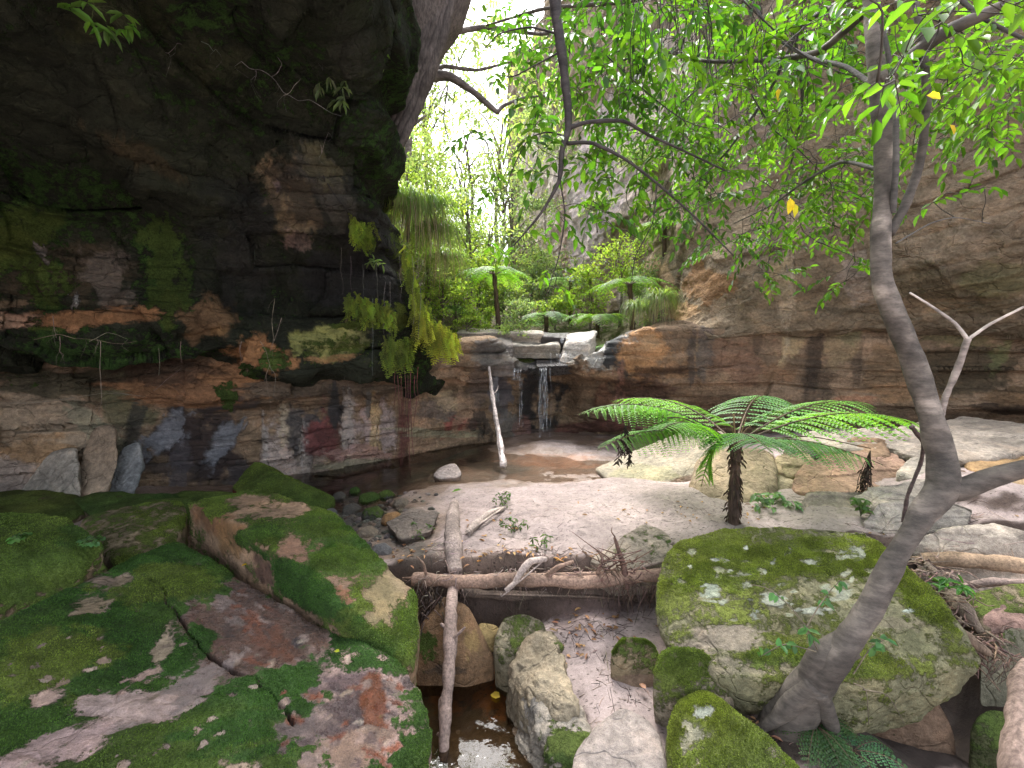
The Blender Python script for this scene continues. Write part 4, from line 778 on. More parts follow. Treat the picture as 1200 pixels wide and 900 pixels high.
def limb(name, pts, r0, r1, col=BK, mid=None, n=10, lab=None, parent=tree, mat='bark', wob=.14):
    g = Geo(); C = px_tube(g, pts, r0, r1, col, n, wob, len(pts), mid); o = g.build(name, M[mat], parent)
    if lab: o['label'] = lab
    return C
nodes = [C0[i] for i in range(95, 150, 3)]
C = limb('limb', [(1095,575,2.07),(1122,574,2.03),(1160,560,1.98),(1215,545,1.9),(1300,500,1.8),(1380,380,1.8)], .055, .03, mid=[.042,.038])
def roots_(pts): limb('root', pts, .06, .012, mid=[.04])
roots_([(955,800,2.0),(915,838,2.05),(880,862,2.1)]); roots_([(955,805,2.0),(972,845,2.02),(985,885,2.02)])
limb('root', [(995,752,1.97),(960,772,2.0),(940,815,2.04),(930,870,2.08)], .07, .02, mid=[.055])
for pts, r0, r1 in [([(1030,95,2.31),(1062,72,2.25),(1100,42,2.15),(1150,18,2.05),(1260,-30,1.9)], .042, .02),
                    ([(1042,275,2.24),(1062,238,2.25),(1078,190,2.25),(1086,120,2.22),(1082,60,2.2),(1072,0,2.2),(1060,-90,2.3)], .022, .012),
                    ([(1046,250,2.23),(1050,190,2.2),(1049,120,2.2),(1040,60,2.18),(1030,10,2.2),(1020,-60,2.2)], .014, .008),
                    ([(1018,10,2.35),(960,60,2.7),(900,70,3.0),(830,72,3.3),(770,60,3.6),(700,80,3.9)], .022, .006),
                    ([(1015,-40,2.4),(930,-60,2.8),(830,-40,3.2),(740,0,3.4),(640,10,3.6),(570,30,3.8)], .03, .008),
                    ([(1024,100,2.32),(990,78,2.5),(950,68,2.7),(905,40,2.9),(870,-20,3.0)], .014, .006),
                    ([(1000,-220,2.5),(900,-120,2.9),(820,-100,3.1),(740,-60,3.5)], .024, .012),
                    ([(1012,-10,2.36),(940,30,3.0),(900,110,3.4),(850,180,3.7),(800,230,3.9),(770,280,4.0)], .016, .004),
                    ([(930,30,3.0),(940,120,3.4),(925,200,3.7),(905,260,3.8),(900,320,3.8)], .010, .003),
                    ([(1034,200,2.29),(985,190,2.6),(940,215,3.0),(905,240,3.3),(860,262,3.6)], .012, .004),
                    ([(1050,285,2.22),(1090,262,2.3),(1120,255,2.35),(1160,262,2.4)], .004, .002),
                    ([(1015,-60,2.4),(1080,-40,2.2),(1150,20,2.1),(1230,60,2.0)], .014, .006)]:
    C = limb('limb', pts, r0, r1, n=8, wob=.1, col=(.10,.092,.085) if r0 < .02 else BK); nodes += [C[i] for i in range(0, len(C), 3)]
dbm = Geo()
px_tube(dbm, [(1098,500,2.18),(1106,470,2.16),(1122,432,2.14),(1134,397,2.12)], .017, .012, (.30,.25,.22), 8, .2)
px_tube(dbm, [(1134,398,2.12),(1118,378,2.12),(1090,358,2.13),(1066,343,2.14)], .009, .004, (.48,.42,.38), 6, .1)
px_tube(dbm, [(1134,398,2.12),(1160,380,2.1),(1205,357,2.06)], .008, .005, (.42,.36,.32), 6, .1)
dbm.build('dead_branch', M['bark'], tree)['label'] = 'pale bare Y-shaped dead branch behind the trunk'
def canopy(parent, zones, nodes, name='crown', leafmat='leaf', seed=0):
    G, T = Geo(), Geo(); items = []
    for (px, py, rx, ry, d0, d1, n, ll, nl, col) in zones:
        for _ in range(n):
            a, r = rn(0, 6.28), math.sqrt(rn(0, 1)); items.append((P(px+rx*r*math.cos(a), py+ry*r*math.sin(a), rn(d0, d1)), ll, nl, col))
    N = np.array(nodes); dist = [np.linalg.norm(N-i[0], axis=1).min() for i in items]
    for k in np.argsort(dist):
        a, ll, nl, col = items[k]; dd = np.linalg.norm(N-a, axis=1); j = dd.argmin(); s = N[j]
        L_ = dd[j]
        if L_ > .04:
            m = (s+a)/2+np.array([0, 0, rn(-.02, .18)*L_])+rn(-.12, .12, 3)*L_; m2 = (s+m)/2+rn(-.05, .05, 3)*L_
            C = tube(T, [s, m2, m, a], [.0045 if L_ > .25 else .003, .002], (.055,.045,.035), 4, 9)
            N = np.concatenate([N, C[3::3]])
        dr = unit(a-s+1e-3)*.6+rn(-1, 1, 3)*[1, 1, .45]+[0, 0, -.15]
        spray(G, T, a, dr, ll*nl*.36, nl, ll, col, droop=rn(.1, .8))
        N = np.concatenate([N, [a]])
    o = G.build(name, M[leafmat], parent, False); o2 = T.build('twigs', M['bark'], parent)
    return o
BRT = np.array([.080,.172,.020]); MID = np.array([.052,.125,.020]); DKG = np.array([.030,.080,.016])
canopy(tree, [(720,40,100,60,2.8,4.6,60,.083,11,MID),(860,50,110,65,2.4,4.4,85,.082,11,BRT),(970,50,80,60,2.2,3.6,55,.08,9,MID),(1110,60,90,50,1.9,3.0,56,.075,8,BRT),(1170,90,60,60,2.4,3.6,36,.08,8,BRT),
              (760,130,80,60,2.8,4.4,50,.083,11,MID),(870,160,110,70,3.0,4.6,95,.074,11,BRT),(960,180,70,70,2.8,4.4,50,.07,9,BRT),(930,262,60,34,3.2,4.4,34,.07,9,BRT),(850,275,50,30,3.3,4.2,20,.07,8,MID),(895,320,30,14,3.5,4.0,8,.07,7,BRT),
              (990,310,22,20,3.0,3.4,6,.08,7,BRT),(1000,215,50,40,2.5,3.4,32,.07,8,BRT),(800,200,60,60,3.4,4.6,40,.07,9,MID),(1110,140,70,40,2.4,3.4,30,.07,8,BRT),(1130,232,40,18,2.3,2.5,4,.07,5,BRT),
              (640,30,70,40,3.0,4.6,26,.085,8,MID),(1050,110,30,24,1.3,1.7,5,.085,4,BRT),(1120,-10,120,30,1.2,2.0,16,.08,6,BRT),(780,0,120,30,2.2,3.0,30,.08,8,DKG)], nodes)
yl = Geo(); pts = [P(926,232,2.6),P(912,104,2.4),P(1086,112,1.5),P(1113,146,2.0),P(930,238,2.6)]
leaves(yl, np.array(pts), np.array([[0,0,-1],[.1,0,-1],[1,0,-.1],[.6,0,-.8],[.2,0,-1.]]), np.tile([0.,-1,.1],(5,1)), np.array([.09,.06,.055,.05,.08]), np.array([.045,.035,.025,.02,.035]), vary(YEL, 5, .1))
yl.build('yellow_leaves', M['leaf'], tree, False)
vg = Geo()
for _ in range(70):
    x = rn(720, 1000); y0 = rn(-20, 60); l = rn(40, 150); d = rn(2.3, 3.4); k = rn(-18, 18)
    px_tube(vg, [(x,y0,d),(x+k*.3+rn(-6,6),y0+l*.33,d),(x+k*.7+rn(-6,6),y0+l*.66,d+.05),(x+k,y0+l,d+.05)], .0032, .0015, (.03,.025,.022), 4, 0)
for pts in ([(870,0,2.6),(935,60,2.6),(985,85,2.5),(1030,95,2.4)],[(800,120,2.8),(845,80,2.8),(880,55,2.8),(920,30,2.7)],[(705,60,3),(760,110,3),(800,140,3),(840,150,3),(900,110,2.9)],[(880,110,3),(905,150,3),(935,175,3),(960,200,3),(990,235,3)]):
    px_tube(vg, pts, .005, .002, (.05,.042,.04), 5, .1)
vg.build('trailing_twigs', M['bark'], tree)
# ------------------------------------------------------------ dark branch hanging into the picture
hb = thing('hanging_branch', P(650, -120, 2.7), 'dark crooked branch hanging from above near the top centre with leafy side shoots', 'branch')
HC = (.045,.038,.038); nodes = []
for pts, r0, r1 in [([(648,-120,2.7),(650,0,2.7),(658,60,2.68),(664,110,2.66),(666,150,2.65),(659,175,2.65),(655,212,2.66),(634,250,2.7),(602,288,2.75)], .036, .004),
                    ([(666,150,2.65),(690,143,2.66),(730,142,2.7),(760,158,2.75),(800,176,2.8),(850,200,2.9)], .014, .005),
                    ([(665,168,2.65),(695,168,2.6),(735,188,2.6),(770,215,2.65),(815,255,2.7),(860,300,2.8)], .012, .004),
                    ([(665,160,2.65),(640,155,2.7),(618,165,2.75),(598,205,2.8),(590,250,2.85)], .006, .002),
                    ([(655,205,2.66),(662,250,2.7),(655,300,2.7),(640,345,2.75)], .005, .002),
                    ([(655,40,2.7),(620,32,2.8),(585,40,2.9),(565,60,3.0)], .007, .003),
                    ([(658,60,2.68),(630,75,2.8),(600,90,2.9),(575,85,3.0)], .006, .002),
                    ([(770,215,2.65),(765,260,2.65),(745,300,2.7),(740,330,2.7)], .004, .002)]:
    C = limb('limb', pts, r0, r1, col=HC, n=8, parent=hb, wob=.15); nodes += [C[i] for i in range(6, len(C), 3)]
canopy(hb, [(572,160,22,10,2.8,3.0,2,.075,7,DKG),(590,60,36,30,2.8,3.2,9,.08,6,MID),(625,130,34,36,2.6,3.0,9,.08,6,MID),(645,185,26,24,2.6,2.9,7,.085,7,MID),(580,215,20,16,2.8,3.0,3,.07,5,MID),(600,285,30,22,2.7,2.9,4,.075,6,BRT),
            (680,245,34,26,2.6,2.9,6,.08,6,MID),(740,240,50,40,2.6,3.0,12,.075,7,BRT),(720,190,50,26,2.6,3.0,12,.08,7,BRT),(660,320,30,20,2.7,3.0,4,.07,5,BRT),(800,210,50,40,2.7,3.1,14,.075,8,MID),(700,110,50,40,2.6,3.2,16,.08,8,MID)], nodes)
# ------------------------------------------------------------ the tree fern on the sand
def tree_fern(name, label, base, h, trunk_r, fr, width, col, group=None, np_=22, nl=11, fuzz=60, stipe=.006, lean=(0, 0), flat=.25, pl=.42):
    t = thing(name, base, label, 'tree fern', group); base = np.array(base, float); top = base+np.array([lean[0], lean[1], h])
    if h > .05:
        g = Geo(); tube(g, [base-[0, 0, .12], base, base+(top-base)*.35, base+(top-base)*.7, top, top+[0, 0, .03]], [trunk_r*1.25, trunk_r*1.15, trunk_r, trunk_r*.95, trunk_r*1.05, trunk_r*.7], (.085,.055,.04), 14, 40, .3, 4)
        n = fuzz; a = rn(0, 6.28, n); z = rn(0, 1, n); o_ = np.stack([np.cos(a), np.sin(a), z*0], 1)
        p0 = base+(top-base)*z[:, None]+o_*trunk_r*.85
        leaves(g, p0, o_*.5+np.array([0, 0, -1])*rn(.3, 1.2, (n, 1)), o_, rn(.03, .08, n), rn(.008, .02, n), vary((.10,.06,.04), n))
        g.build('trunk', M['root'], t)
    for (m, b, w_, c_) in fr(top):
        G, T = Geo(), Geo(); frond(G, T, top, m, b, w_, np_, nl, c_, r=stipe, flat=flat, pl=pl)
        fo = G.build('frond', M['fern'], t, False); T.build('stem', M['bark'], fo)
    return t, top
FB = gpt(859, 612)
FC_ = np.array([.095,.23,.035]); FD = np.array([.08,.19,.065]); FL = np.array([.12,.27,.03])
def main_fr(top):
    o = []
    for mx, my, md, bx, by, bd, w_, c in [(765,452,3.95,676,486,3.6,.50,FC_),(770,485,3.75,700,528,3.35,.42,FC_),(800,452,4.6,715,470,5.1,.50,FL),
            (880,445,4.8,905,470,6.0,.55,FD),(950,455,4.5,1020,474,5.2,.52,FC_),(985,462,4.0,1080,498,3.9,.56,FL),
            (930,500,3.6,1035,545,3.25,.42,FD),(862,492,3.5,905,530,2.85,.42,FD),(835,500,3.8,822,570,3.75,.36,FL),(800,480,3.7,775,505,3.1,.42,FC_)]:
        o.append((P(mx, my, md), P(bx, by, bd), w_*1.65, c))
    return o
tf, ftop = tree_fern('tree_fern', 'short brown-trunked tree fern with wide flat fronds standing on the sandbank', FB, .66, .042, main_fr, .5, FC_, np_=19, nl=15, fuzz=160, stipe=.009, flat=.36, pl=.46)
g = Geo()
def dead_fr(g, a, l, n=7, sp=.07):
    for _ in range(n):
        b = a+[rn(-sp, sp), rn(-sp, sp), -l*rn(.7, 1)]; m = (a+b)/2+[rn(-.03, .03), rn(-.03, .03), 0]
        tube(g, [a, m, b], [.004, .002], (.035,.022,.018), 4, 8)
        k = 14; s = rn(.15, 1, k)[:, None]; q = a*(1-s)**2+2*m*s*(1-s)+b*s*s
        leaves(g, q, rn(-1, 1, (k, 3))*[1, 1, .4]-[0, 0, .9], rn(-1, 1, (k, 3)), rn(.03, .07, k), rn(.008, .016, k), vary((.04,.025,.02), k))
q1 = P(733, 498, 3.55); dead_fr(g, q1, .36); tube(g, [ftop, (ftop+q1)/2+[0, 0, .14], q1+[0, 0, .02]], [.007, .004], (.07,.045,.03), 6, 16)
q2 = P(1020, 528, 3.9); dead_fr(g, q2, .62, 12, .09); tube(g, [ftop, (ftop+q2)/2+[0, 0, .10], q2+[0, 0, .02]], [.007, .004], (.07,.045,.03), 6, 16)
for _ in range(5): 
    a = rn(0, 6.28); tube(g, [ftop, ftop+[.06*math.cos(a), .06*math.sin(a), .12], ftop+[.10*math.cos(a), .1*math.sin(a), rn(.15, .28)]], [.006, .003], (.25,.17,.09), 5, 8)
g.build('dead_frond', M['dry'], tf, False)['label'] = 'blackened dead fronds hanging down'
# ------------------------------------------------------------ tree ferns and low ferns beyond the ledge
def upz(px, d):
    q = P(px, 400, d); z = float(upper_z(q[0], q[1])); return np.array([q[0], q[1], min(z, 1.6+.42*(q[1]-8)+7)-.03])
def radial(n, l, rise, drop, w_, cols, a0=0., jit=.25, spread=None):
    def f(top):
        o = []
        for k in range(n):
            a = a0+6.283*k/n+rn(-jit, jit); r = l*rn(.82, 1.1); d = np.array([math.cos(a), math.sin(a), 0])
            o.append((top+d*r*.5+[0, 0, rise*rn(.8, 1.2)], top+d*r+[0, 0, -drop*rn(.6, 1.3)], w_, cols[k % len(cols)]))
        return o
    return f
FP = np.array([.10,.18,.09]); FQ = np.array([.09,.18,.045]); FR = np.array([.13,.24,.035])
for px, d, h, l, n, lb, lean, cs in [(586,9.6,1.42,1.05,11,'slender tall tree fern on the ledge above the dead white branch', (-.12, 0), (FL, FR, FQ)),
                            (640,11.0,.55,.9,9,'low tree fern with a thick short trunk just left of the top of the falls', (0, 0), (FP, FQ)),
                            (742,9.3,1.05,1.0,10,'tree fern at the right end of the ledge beside the drooping grass', (-.1, 0), (FR, FQ)),
                            (700,10.4,.45,1.0,10,'bright green low tree fern right above the pale wedge stone of the falls', (0, 0), (FR, FR, FQ)),
                            (668,12.6,1.3,1.1,9,'pale distant tree fern between the two canyon walls', (0, 0), (FP,)),
                            (780,10.0,1.9,1.0,9,'tall bright tree fern close against the right-hand cliff', (-.1, 0), (FR,))]:
    b = upz(px, d); tree_fern('tree_fern', lb, b, h, .05, radial(n, l, .30, .22, .42, cs, rn(0, 1)), .4, FP, 'tree ferns beyond the ledge', 14, 7, 40, .008, lean)
LF = [(540,8.9,.5,'low fern on the ledge beside the hanging fern curtain'),(562,9.4,.55,'low fern left of the slender tree fern'),(610,9.1,.45,'low fern between the slender tree fern and the thick-trunked one'),(655,9.6,.5,'pale low fern directly above the small dark lip block'),
      (720,9.0,.55,'bright low fern drooping over the pale wedge at the falls'),(690,9.3,.45,'small bright fern behind the pale wedge at the falls'),(530,10.6,.7,'low fern higher on the slope at the left of the gully'),(575,11.6,.8,'fern clump in the middle of the gully behind the slender tree fern'),
      (625,13,.8,'distant pale fern in the gully floor'),(765,8.9,.5,'low fern at the cliff foot beside the orange ledge'),(520,9.6,.6,'fern under the grass tussock left of the gully')]
for px, d, l, lb in LF:
    b = upz(px, d); t = thing('fern', b, lb, 'fern', 'low ferns beyond the ledge'); G, T = Geo(), Geo(); 
    for (m, e, w_, c_) in radial(8, l, l*.42, .08, .26, (FP, FQ, FR), rn(0, 1))(b+[0, 0, .02]): frond(G, T, b+[0, 0, .02], m, e, w_, 12, 6, c_, r=.004, start=.1)
    G.build('fronds', M['fern'], t, False); T.build('stems', M['bark'], t)
# ------------------------------------------------------------ bushes and trees up the canyon
def bush(name, label, base, h, w_, n, ll, col, trunk=.03, cat='bush', group='bushes and trees up the canyon', lean=(0, 0), low=.15, nb=7, round_=1.):
    t = thing(name, base, label, cat, group); base = np.array(base, float); G, T = Geo(), Geo()
    ends = []
    top = base+[lean[0], lean[1], h*.92]; tube(T, [base-[0, 0, .3], base*.5+top*.5+rn(-.06, .06, 3)*h, top], [trunk, trunk*.3], (.16,.13,.11), 6, 14, .15)
    for k in range(nb):
        s = rn(max(low, .1), .85); a = rn(0, 6.28); q = base+(top-base)*s; r = w_*.5*rn(.6, 1)*(1-.45*s*round_)
        e = q+[r*math.cos(a), r*math.sin(a), h*rn(.08, .3)]; C = tube(T, [q, (q+e)/2+[0, 0, .05*h], e], [trunk*.45, trunk*.12], (.15,.12,.10), 4, 8); ends += [C[3], C[5], C[7]]
    ends.append(top); ends = np.array(ends)
    ctr = ends[RNG.integers(0, len(ends), max(10, n//22))]+RNG.normal(0, 1, (max(10, n//22), 3))*[w_*.13, w_*.13, h*.08]
    j = RNG.integers(0, len(ctr), n); p = ctr[j]+RNG.normal(0, 1, (n, 3))*[w_*.055, w_*.055, h*.035]
    cj = (rn(.65, 1.35, len(ctr)))[j][:, None]
    leaves(G, p, unit(RNG.normal(0, 1, (n, 3)))-[0, 0, .3], RNG.normal(0, .6, (n, 3))+[0, 0, 1], ll*rn(.6, 1.2, n), ll*rn(.3, .5, n), vary(col, n, .2)*cj)
    G.build('foliage', M['leaf'], t, False); T.build('branches', M['bark'], t)
    return t
PG = np.array([.21,.275,.155]); PY = np.array([.20,.275,.075]); GB = np.array([.18,.235,.17])  # gully greens, paled to carry the milky veil in the leaf colour
BU = [(455,9.4,2.2,1.6,1500,.10,PG,'leafy bush above the drooping grass tussock at the cliff edge'),(500,10.2,2.0,1.6,1500,.10,PY,'yellow-green bush left of centre on the gully slope'),(548,11.5,3.6,1.5,2200,.09,GB,'narrow upright grey-green tree in the middle of the gully'),
      (520,9.4,1.2,1.2,1200,.08,PY,'small bright bush low on the gully slope'),(480,12.5,3.4,2.4,2200,.13,PG,'pale tree on the skyline left of the gully'),(575,14,3.5,2.6,2200,.13,PG,'pale round tree deep in the gully'),
      (600,17,5.5,3.2,2400,.16,GB,'distant hazy tree at the narrowest part of the canyon'),(640,14.5,2.0,2.0,1500,.12,GB,'grey-green bush at the foot of the pink canyon wall'),(545,19,6.5,4.0,1500,.17,PG,'tall distant tree under the bright gap of sky'),
      (500,18,7.5,4.0,1300,.17,PG,'tall thin-crowned tree filling the left part of the sky gap'),(590,22,10,6,1600,.2,PG,'faint tall tree against the sky at top centre'),(760,10.2,1.2,1.2,1100,.09,GB,'small bush at the foot of the right-hand cliff'),
      (560,9.7,.8,1.0,900,.07,PY,'knee-high bush beside the slender tree fern'),(540,13,2.2,2.0,1600,.11,PY,'lime bush in the middle distance of the gully'),(610,11.5,.9,1.2,900,.08,GB,'low grey-green bush behind the falls'),(470,8.8,1.0,1.1,1000,.07,PY,'bush at the cliff corner over the fern curtain')]
BU += [(478,7.6,.9,1.1,1100,.06,PY,'fresh green growth crowning the grass tussocks at the cliff corner'),(500,8.4,1.0,1.0,900,.07,PG,'pale leafy bush growing through the lower grass tussock'),(520,8.9,.9,1.2,1200,.07,PY,'bright bush hugging the ledge right of the fern curtain'),(505,9.1,1.7,1.3,1500,.08,PG,'rounded bush directly behind the yellow fern curtain'),(535,10.2,1.6,1.4,1500,.08,PY,'bush filling the slope between curtain and slender tree fern'),
      (490,11,2.8,1.8,1900,.10,PG,'feathery tall bush under the slim crooked trunk'),(562,12.5,2.0,1.7,1600,.10,PY,'sunlit bush under the curved limb of the old tree'),(590,13.0,1.4,1.6,1400,.10,PG,'pale bush just beyond the slender tree fern crown'),
      (650,12.2,1.0,1.5,1200,.09,PY,'low bright bush at the base of the pink wall'),(690,11.6,1.6,1.5,1300,.09,PY,'leafy bush between the pink wall and the bright ferns'),(725,10.6,1.9,1.4,1400,.08,PY,'tall leafy bush left of the cliff ferns'),(620,15.5,2.6,2.4,1700,.13,PG,'pale bush closing off the end of the gully'),
      (765,9.2,.8,1.0,800,.07,PG,'small leafy bush among the ledge grass clumps'),(600,9.0,.5,.9,700,.06,PG,'knee-high leafy cover on the top step of the falls'),(548,9.0,.7,1.0,900,.06,PY,'fresh green bush at the left end of the top step')]
for px, d, h, w_, n, ll, c, lb in BU:
    bush('tree' if h > 3 else 'bush', lb, P(px, 262, d) if d < 8.5 else upz(px, d), h, w_, n, ll, c, trunk=.02+.012*h, cat='tree' if h > 3 else 'bush', nb=6+int(h*1.5))
# wall shrubs rooted in the pale canyon wall
for px, py, d, w_, n, lb in [(655,205,15.5,2.0,900,'grey-green shrub clinging high to the pink canyon wall'),(640,270,15.5,1.7,800,'grey-green shrub clinging to the pink canyon wall below another'),(700,260,12.8,1.3,700,'shrub growing on the pink wall behind the hanging branch'),(620,160,18,2.4,900,'highest pale shrub on the far canyon wall'),(745,215,11.2,1.4,700,'leafy shrub where pink and brown cliffs meet')]:
    b = P(px, py, d); bush('shrub', lb, b, w_*.6, w_, n, .10, GB, trunk=.02, group='shrubs on the canyon wall')
# ------------------------------------------------------------ big old tree growing over the cliff edge
ot = thing('old_tree', P(440, 190, 6.6), 'massive fluted grey tree trunk leaning right over the dark cliff edge at top centre-left', 'tree')
g = Geo(); OB = (.13,.108,.10)
px_tube(g, [(395,235,6.7),(425,190,6.5),(450,140,6.4),(472,90,6.3),(492,40,6.2),(512,-10,6.1),(540,-90,6.0),(560,-200,6.0)], .26, .34, OB, 22, .22, 5, mid=[.36,.40,.40,.38])
for k in range(7): px_tube(g, [(400+k*7,238-k*3,6.4),(428+k*6,180,6.15-.03*k),(450+k*7,120,6.0),(474+k*7,50,5.9),(500+k*6,-20,5.85)], .03, .05, OB, 8, .3, k, mid=[.06,.07])
g.build('trunk', M['root'], ot)
limb('limb', [(470,112,6.5),(486,100,6.6),(505,90,6.7),(528,90,6.8),(555,108,6.9),(583,132,7.0)], .11, .035, col=OB, parent=ot, mid=[.09,.07,.05], n=12)
limb('limb', [(583,132,7.0),(590,124,7.1),(612,115,7.3),(640,112,7.5)], .035, .012, col=OB, parent=ot)
limb('limb', [(452,165,6.6),(460,135,6.6),(475,108,6.6),(490,98,6.6)], .17, .09, col=(.30,.25,.25), parent=ot, mid=[.13], n=12)
limb('limb', [(505,90,6.7),(520,78,6.9),(560,82,7.3),(600,72,7.6)], .04, .015, col=OB, parent=ot)
limb('limb', [(495,65,6.4),(530,40,6.8),(570,32,7.2),(630,40,7.8),(660,36,8)], .05, .02, col=OB, parent=ot)
C = limb('limb', [(525,100,6.8),(520,140,7.0),(528,170,7.1),(535,200,7.2)], .012, .005, col=OB, parent=ot)
nd_ = [P(505,90,6.7),P(555,82,7.2),P(583,132,7),P(600,72,7.6),P(540,38,7),P(600,35,7.5),P(530,150,7)]
canopy(ot, [(560,30,60,40,7,9,40,.12,10,GB),(530,120,50,50,7,9,26,.11,10,GB),(600,90,50,50,7.5,10,34,.12,10,PG),(490,40,30,50,7,8,10,.11,8,GB),(640,120,40,50,8,10,20,.12,10,PG),(500,160,40,30,7.5,9,12,.10,8,GB)], nd_, seed=3)
st = thing('slender_tree', upz(473, 9.8), 'slim crooked bare trunk silhouetted in the bright gap beside the old tree', 'tree')
limb('trunk', [(452,260,10),(470,215,10),(478,185,10),(480,150,10),(492,120,10),(488,90,10.2),(500,20,10.5)], .10, .05, col=(.28,.23,.23), parent=st)
limb('limb', [(480,150,10),(510,125,10.1),(530,85,10.3)], .035, .012, col=(.28,.23,.23), parent=st)
# ------------------------------------------------------------ drooping grass and fern fringes
def tussock(name, label, c, r, n, ln, col, dry, group, bias=(0, -.5), parent=None, cat='grass'):
    t = thing(name, c, label, cat, group); c = np.array(c, float)
    for nm, m, cc, k in (('blades', n, col, 0), ('dead_blades', n//4, dry, 1)):
        G = Geo(); V = []; Fc = []; CC = []
        a = rn(0, 6.28, m); s = rn(.25, 1, m); o = c+np.stack([np.cos(a)*rn(0, r, m), np.sin(a)*rn(0, r, m)*.6, rn(-.06, .06, m)], 1)
        d = np.stack([np.cos(a)+bias[0], np.sin(a)*.7+bias[1], 0*a], 1); L_ = ln*rn(.5, 1.15, m); w_ = rn(.004, .009, m)*(ln/.6)
        up = (.5-.45*k)*L_*s
        sd_ = unit(np.cross(d, [0, 0, 1]))
        for q in range(6):
            u = q/5; p = o+unit(d)*(L_*.5*(u**.9)*(1-.35*k))[:, None]+np.array([0, 0, 1])*(up*np.sin(u*2.1)*.9-L_*(.75+.3*k)*u**2.2)[:, None]
            V.append(p-sd_*(w_*(1-u*.9))[:, None]); V.append(p+sd_*(w_*(1-u*.9))[:, None])
        V = np.stack(V, 1).reshape(-1, 3); b = np.arange(m)*12
        Fc = np.concatenate([np.stack([b+2*q, b+2*q+1, b+2*q+3, b+2*q+2], 1) for q in range(5)])
        G.add(V, Fc, np.repeat(vary(cc, m, .3), 12, 0)); G.build(nm, M['dry' if k else 'leaf'], t, False)
TG, TD = np.array([.17,.25,.08]), np.array([.34,.27,.19])
for px, py, d, r, n, ln, lb in [(488,240,7.3,.45,620,.9,'largest drooping grass tussock spilling over the cliff corner left of the gully'),(512,270,7.6,.35,380,.8,'drooping grass tussock just right of and below the largest'),(468,228,6.9,.25,240,.55,'grass tussock highest at the dark cliff corner'),
                                (520,300,8.2,.3,300,.7,'grass tussock low on the gully slope beside the fern curtain')]:
    tussock('grass_tussock', lb, P(px, py, d), r, n, ln, TG, TD, 'grass tussocks at the cliff corner')
for px, py, d, r, n, ln, lb in [(748,360,8.4,.18,260,.55,'pale drooping grass clump at the left of the ledge grass'),(776,348,8.1,.2,300,.6,'taller drooping grass clump against the right-hand cliff above the orange ledge')]:
    tussock('grass_clump', lb, P(px, py, d), r, n, ln, np.array([.16,.22,.09]), TD, 'grass clumps on the ledge')
def curtain(label, pts, n, l, col, seed=0, depth=.1, off=.12):
    A = np.array([P(q[0], q[1], q[2]-off) for q in pts]); c = A.mean(0); t = thing('hanging_fern', c, label, 'fern', 'fern curtains on the cliff edge')
    G = Geo(); k = n; u = rn(0, len(A)-1.001, k); i = u.astype(int); f = (u-i)[:, None]; q = A[i]*(1-f)+A[i+1]*f+RNG.normal(0, 1, (k, 3))*[.03, depth, .05]
    L_ = l*rn(.4, 1.1, k)*(.65+.5*noise(q, 5, 8)); cv = vary(col, k, .5)*(.45+1.0*noise(q, 9, 3))[:, None]
    m = 12
    ph = rn(0, 1, k); sw = rn(-.35, .35, k)
    for s in range(m):
        v = np.clip((s+ph*.9-.2)/(m-.5), 0, 1); bow = .5*np.sqrt(v)*L_*.35
        p = q-np.array([0, 1, 0])*bow[:, None]-np.array([0, 0, 1])*(v*L_)[:, None]+np.stack([np.sin(v*3+u*40)*.02+sw*L_*v*v, 0*u, 0*u], 1)
        for sg in (-1, 1):
            leaves(G, p, np.stack([np.full(k, sg*1.), np.full(k, -.25), np.full(k, -.75)], 1)+rn(-.2, .2, (k, 3)), np.tile([0, -1., .4], (k, 1)), (L_*.09*(1.15-v*.7)+.014)*rn(.5, 1.3, k), L_*.035*(1.1-v*.6)+.007, cv*(1+.35*v)[:, None])
    G.build('fronds', M['fern'], t, False)
YG = np.array([.24,.26,.035]); YG2 = np.array([.15,.20,.03])
curtain('bright yellow fern curtain over the ledge end left of the falls', [(488,362,6.7),(498,375,6.7),(510,385,6.8),(522,392,6.9),(534,396,7.0)], 330, .32, YG, off=.75)
curtain('second yellow-green fern curtain higher on the cliff corner', [(478,300,6.5),(484,330,6.55),(492,350,6.6),(500,368,6.7)], 190, .24, np.array([.17,.22,.035]), off=.6)
curtain('green fern fringe hanging in a line under the black recess', [(408,352,5.55),(425,356,5.6),(445,362,5.75),(462,370,5.9)], 240, .2, YG2, depth=.05)
curtain('yellow-green fern tuft hanging lowest beside the red roots', [(452,402,5.8),(462,405,5.85),(474,404,6.0),(482,400,6.2)], 180, .3, YG2, depth=.05)
curtain('small lime fern tuft under the leaning grass on the dark corner', [(415,262,5.4),(424,270,5.45),(434,272,5.5)], 120, .20, YG2, depth=.05)
curtain('green mossy fringe at the top of the dark overhang', [(392,-12,4.3),(410,-5,4.35),(425,8,4.4),(438,22,4.45)], 240, .24, YG2, depth=.04)
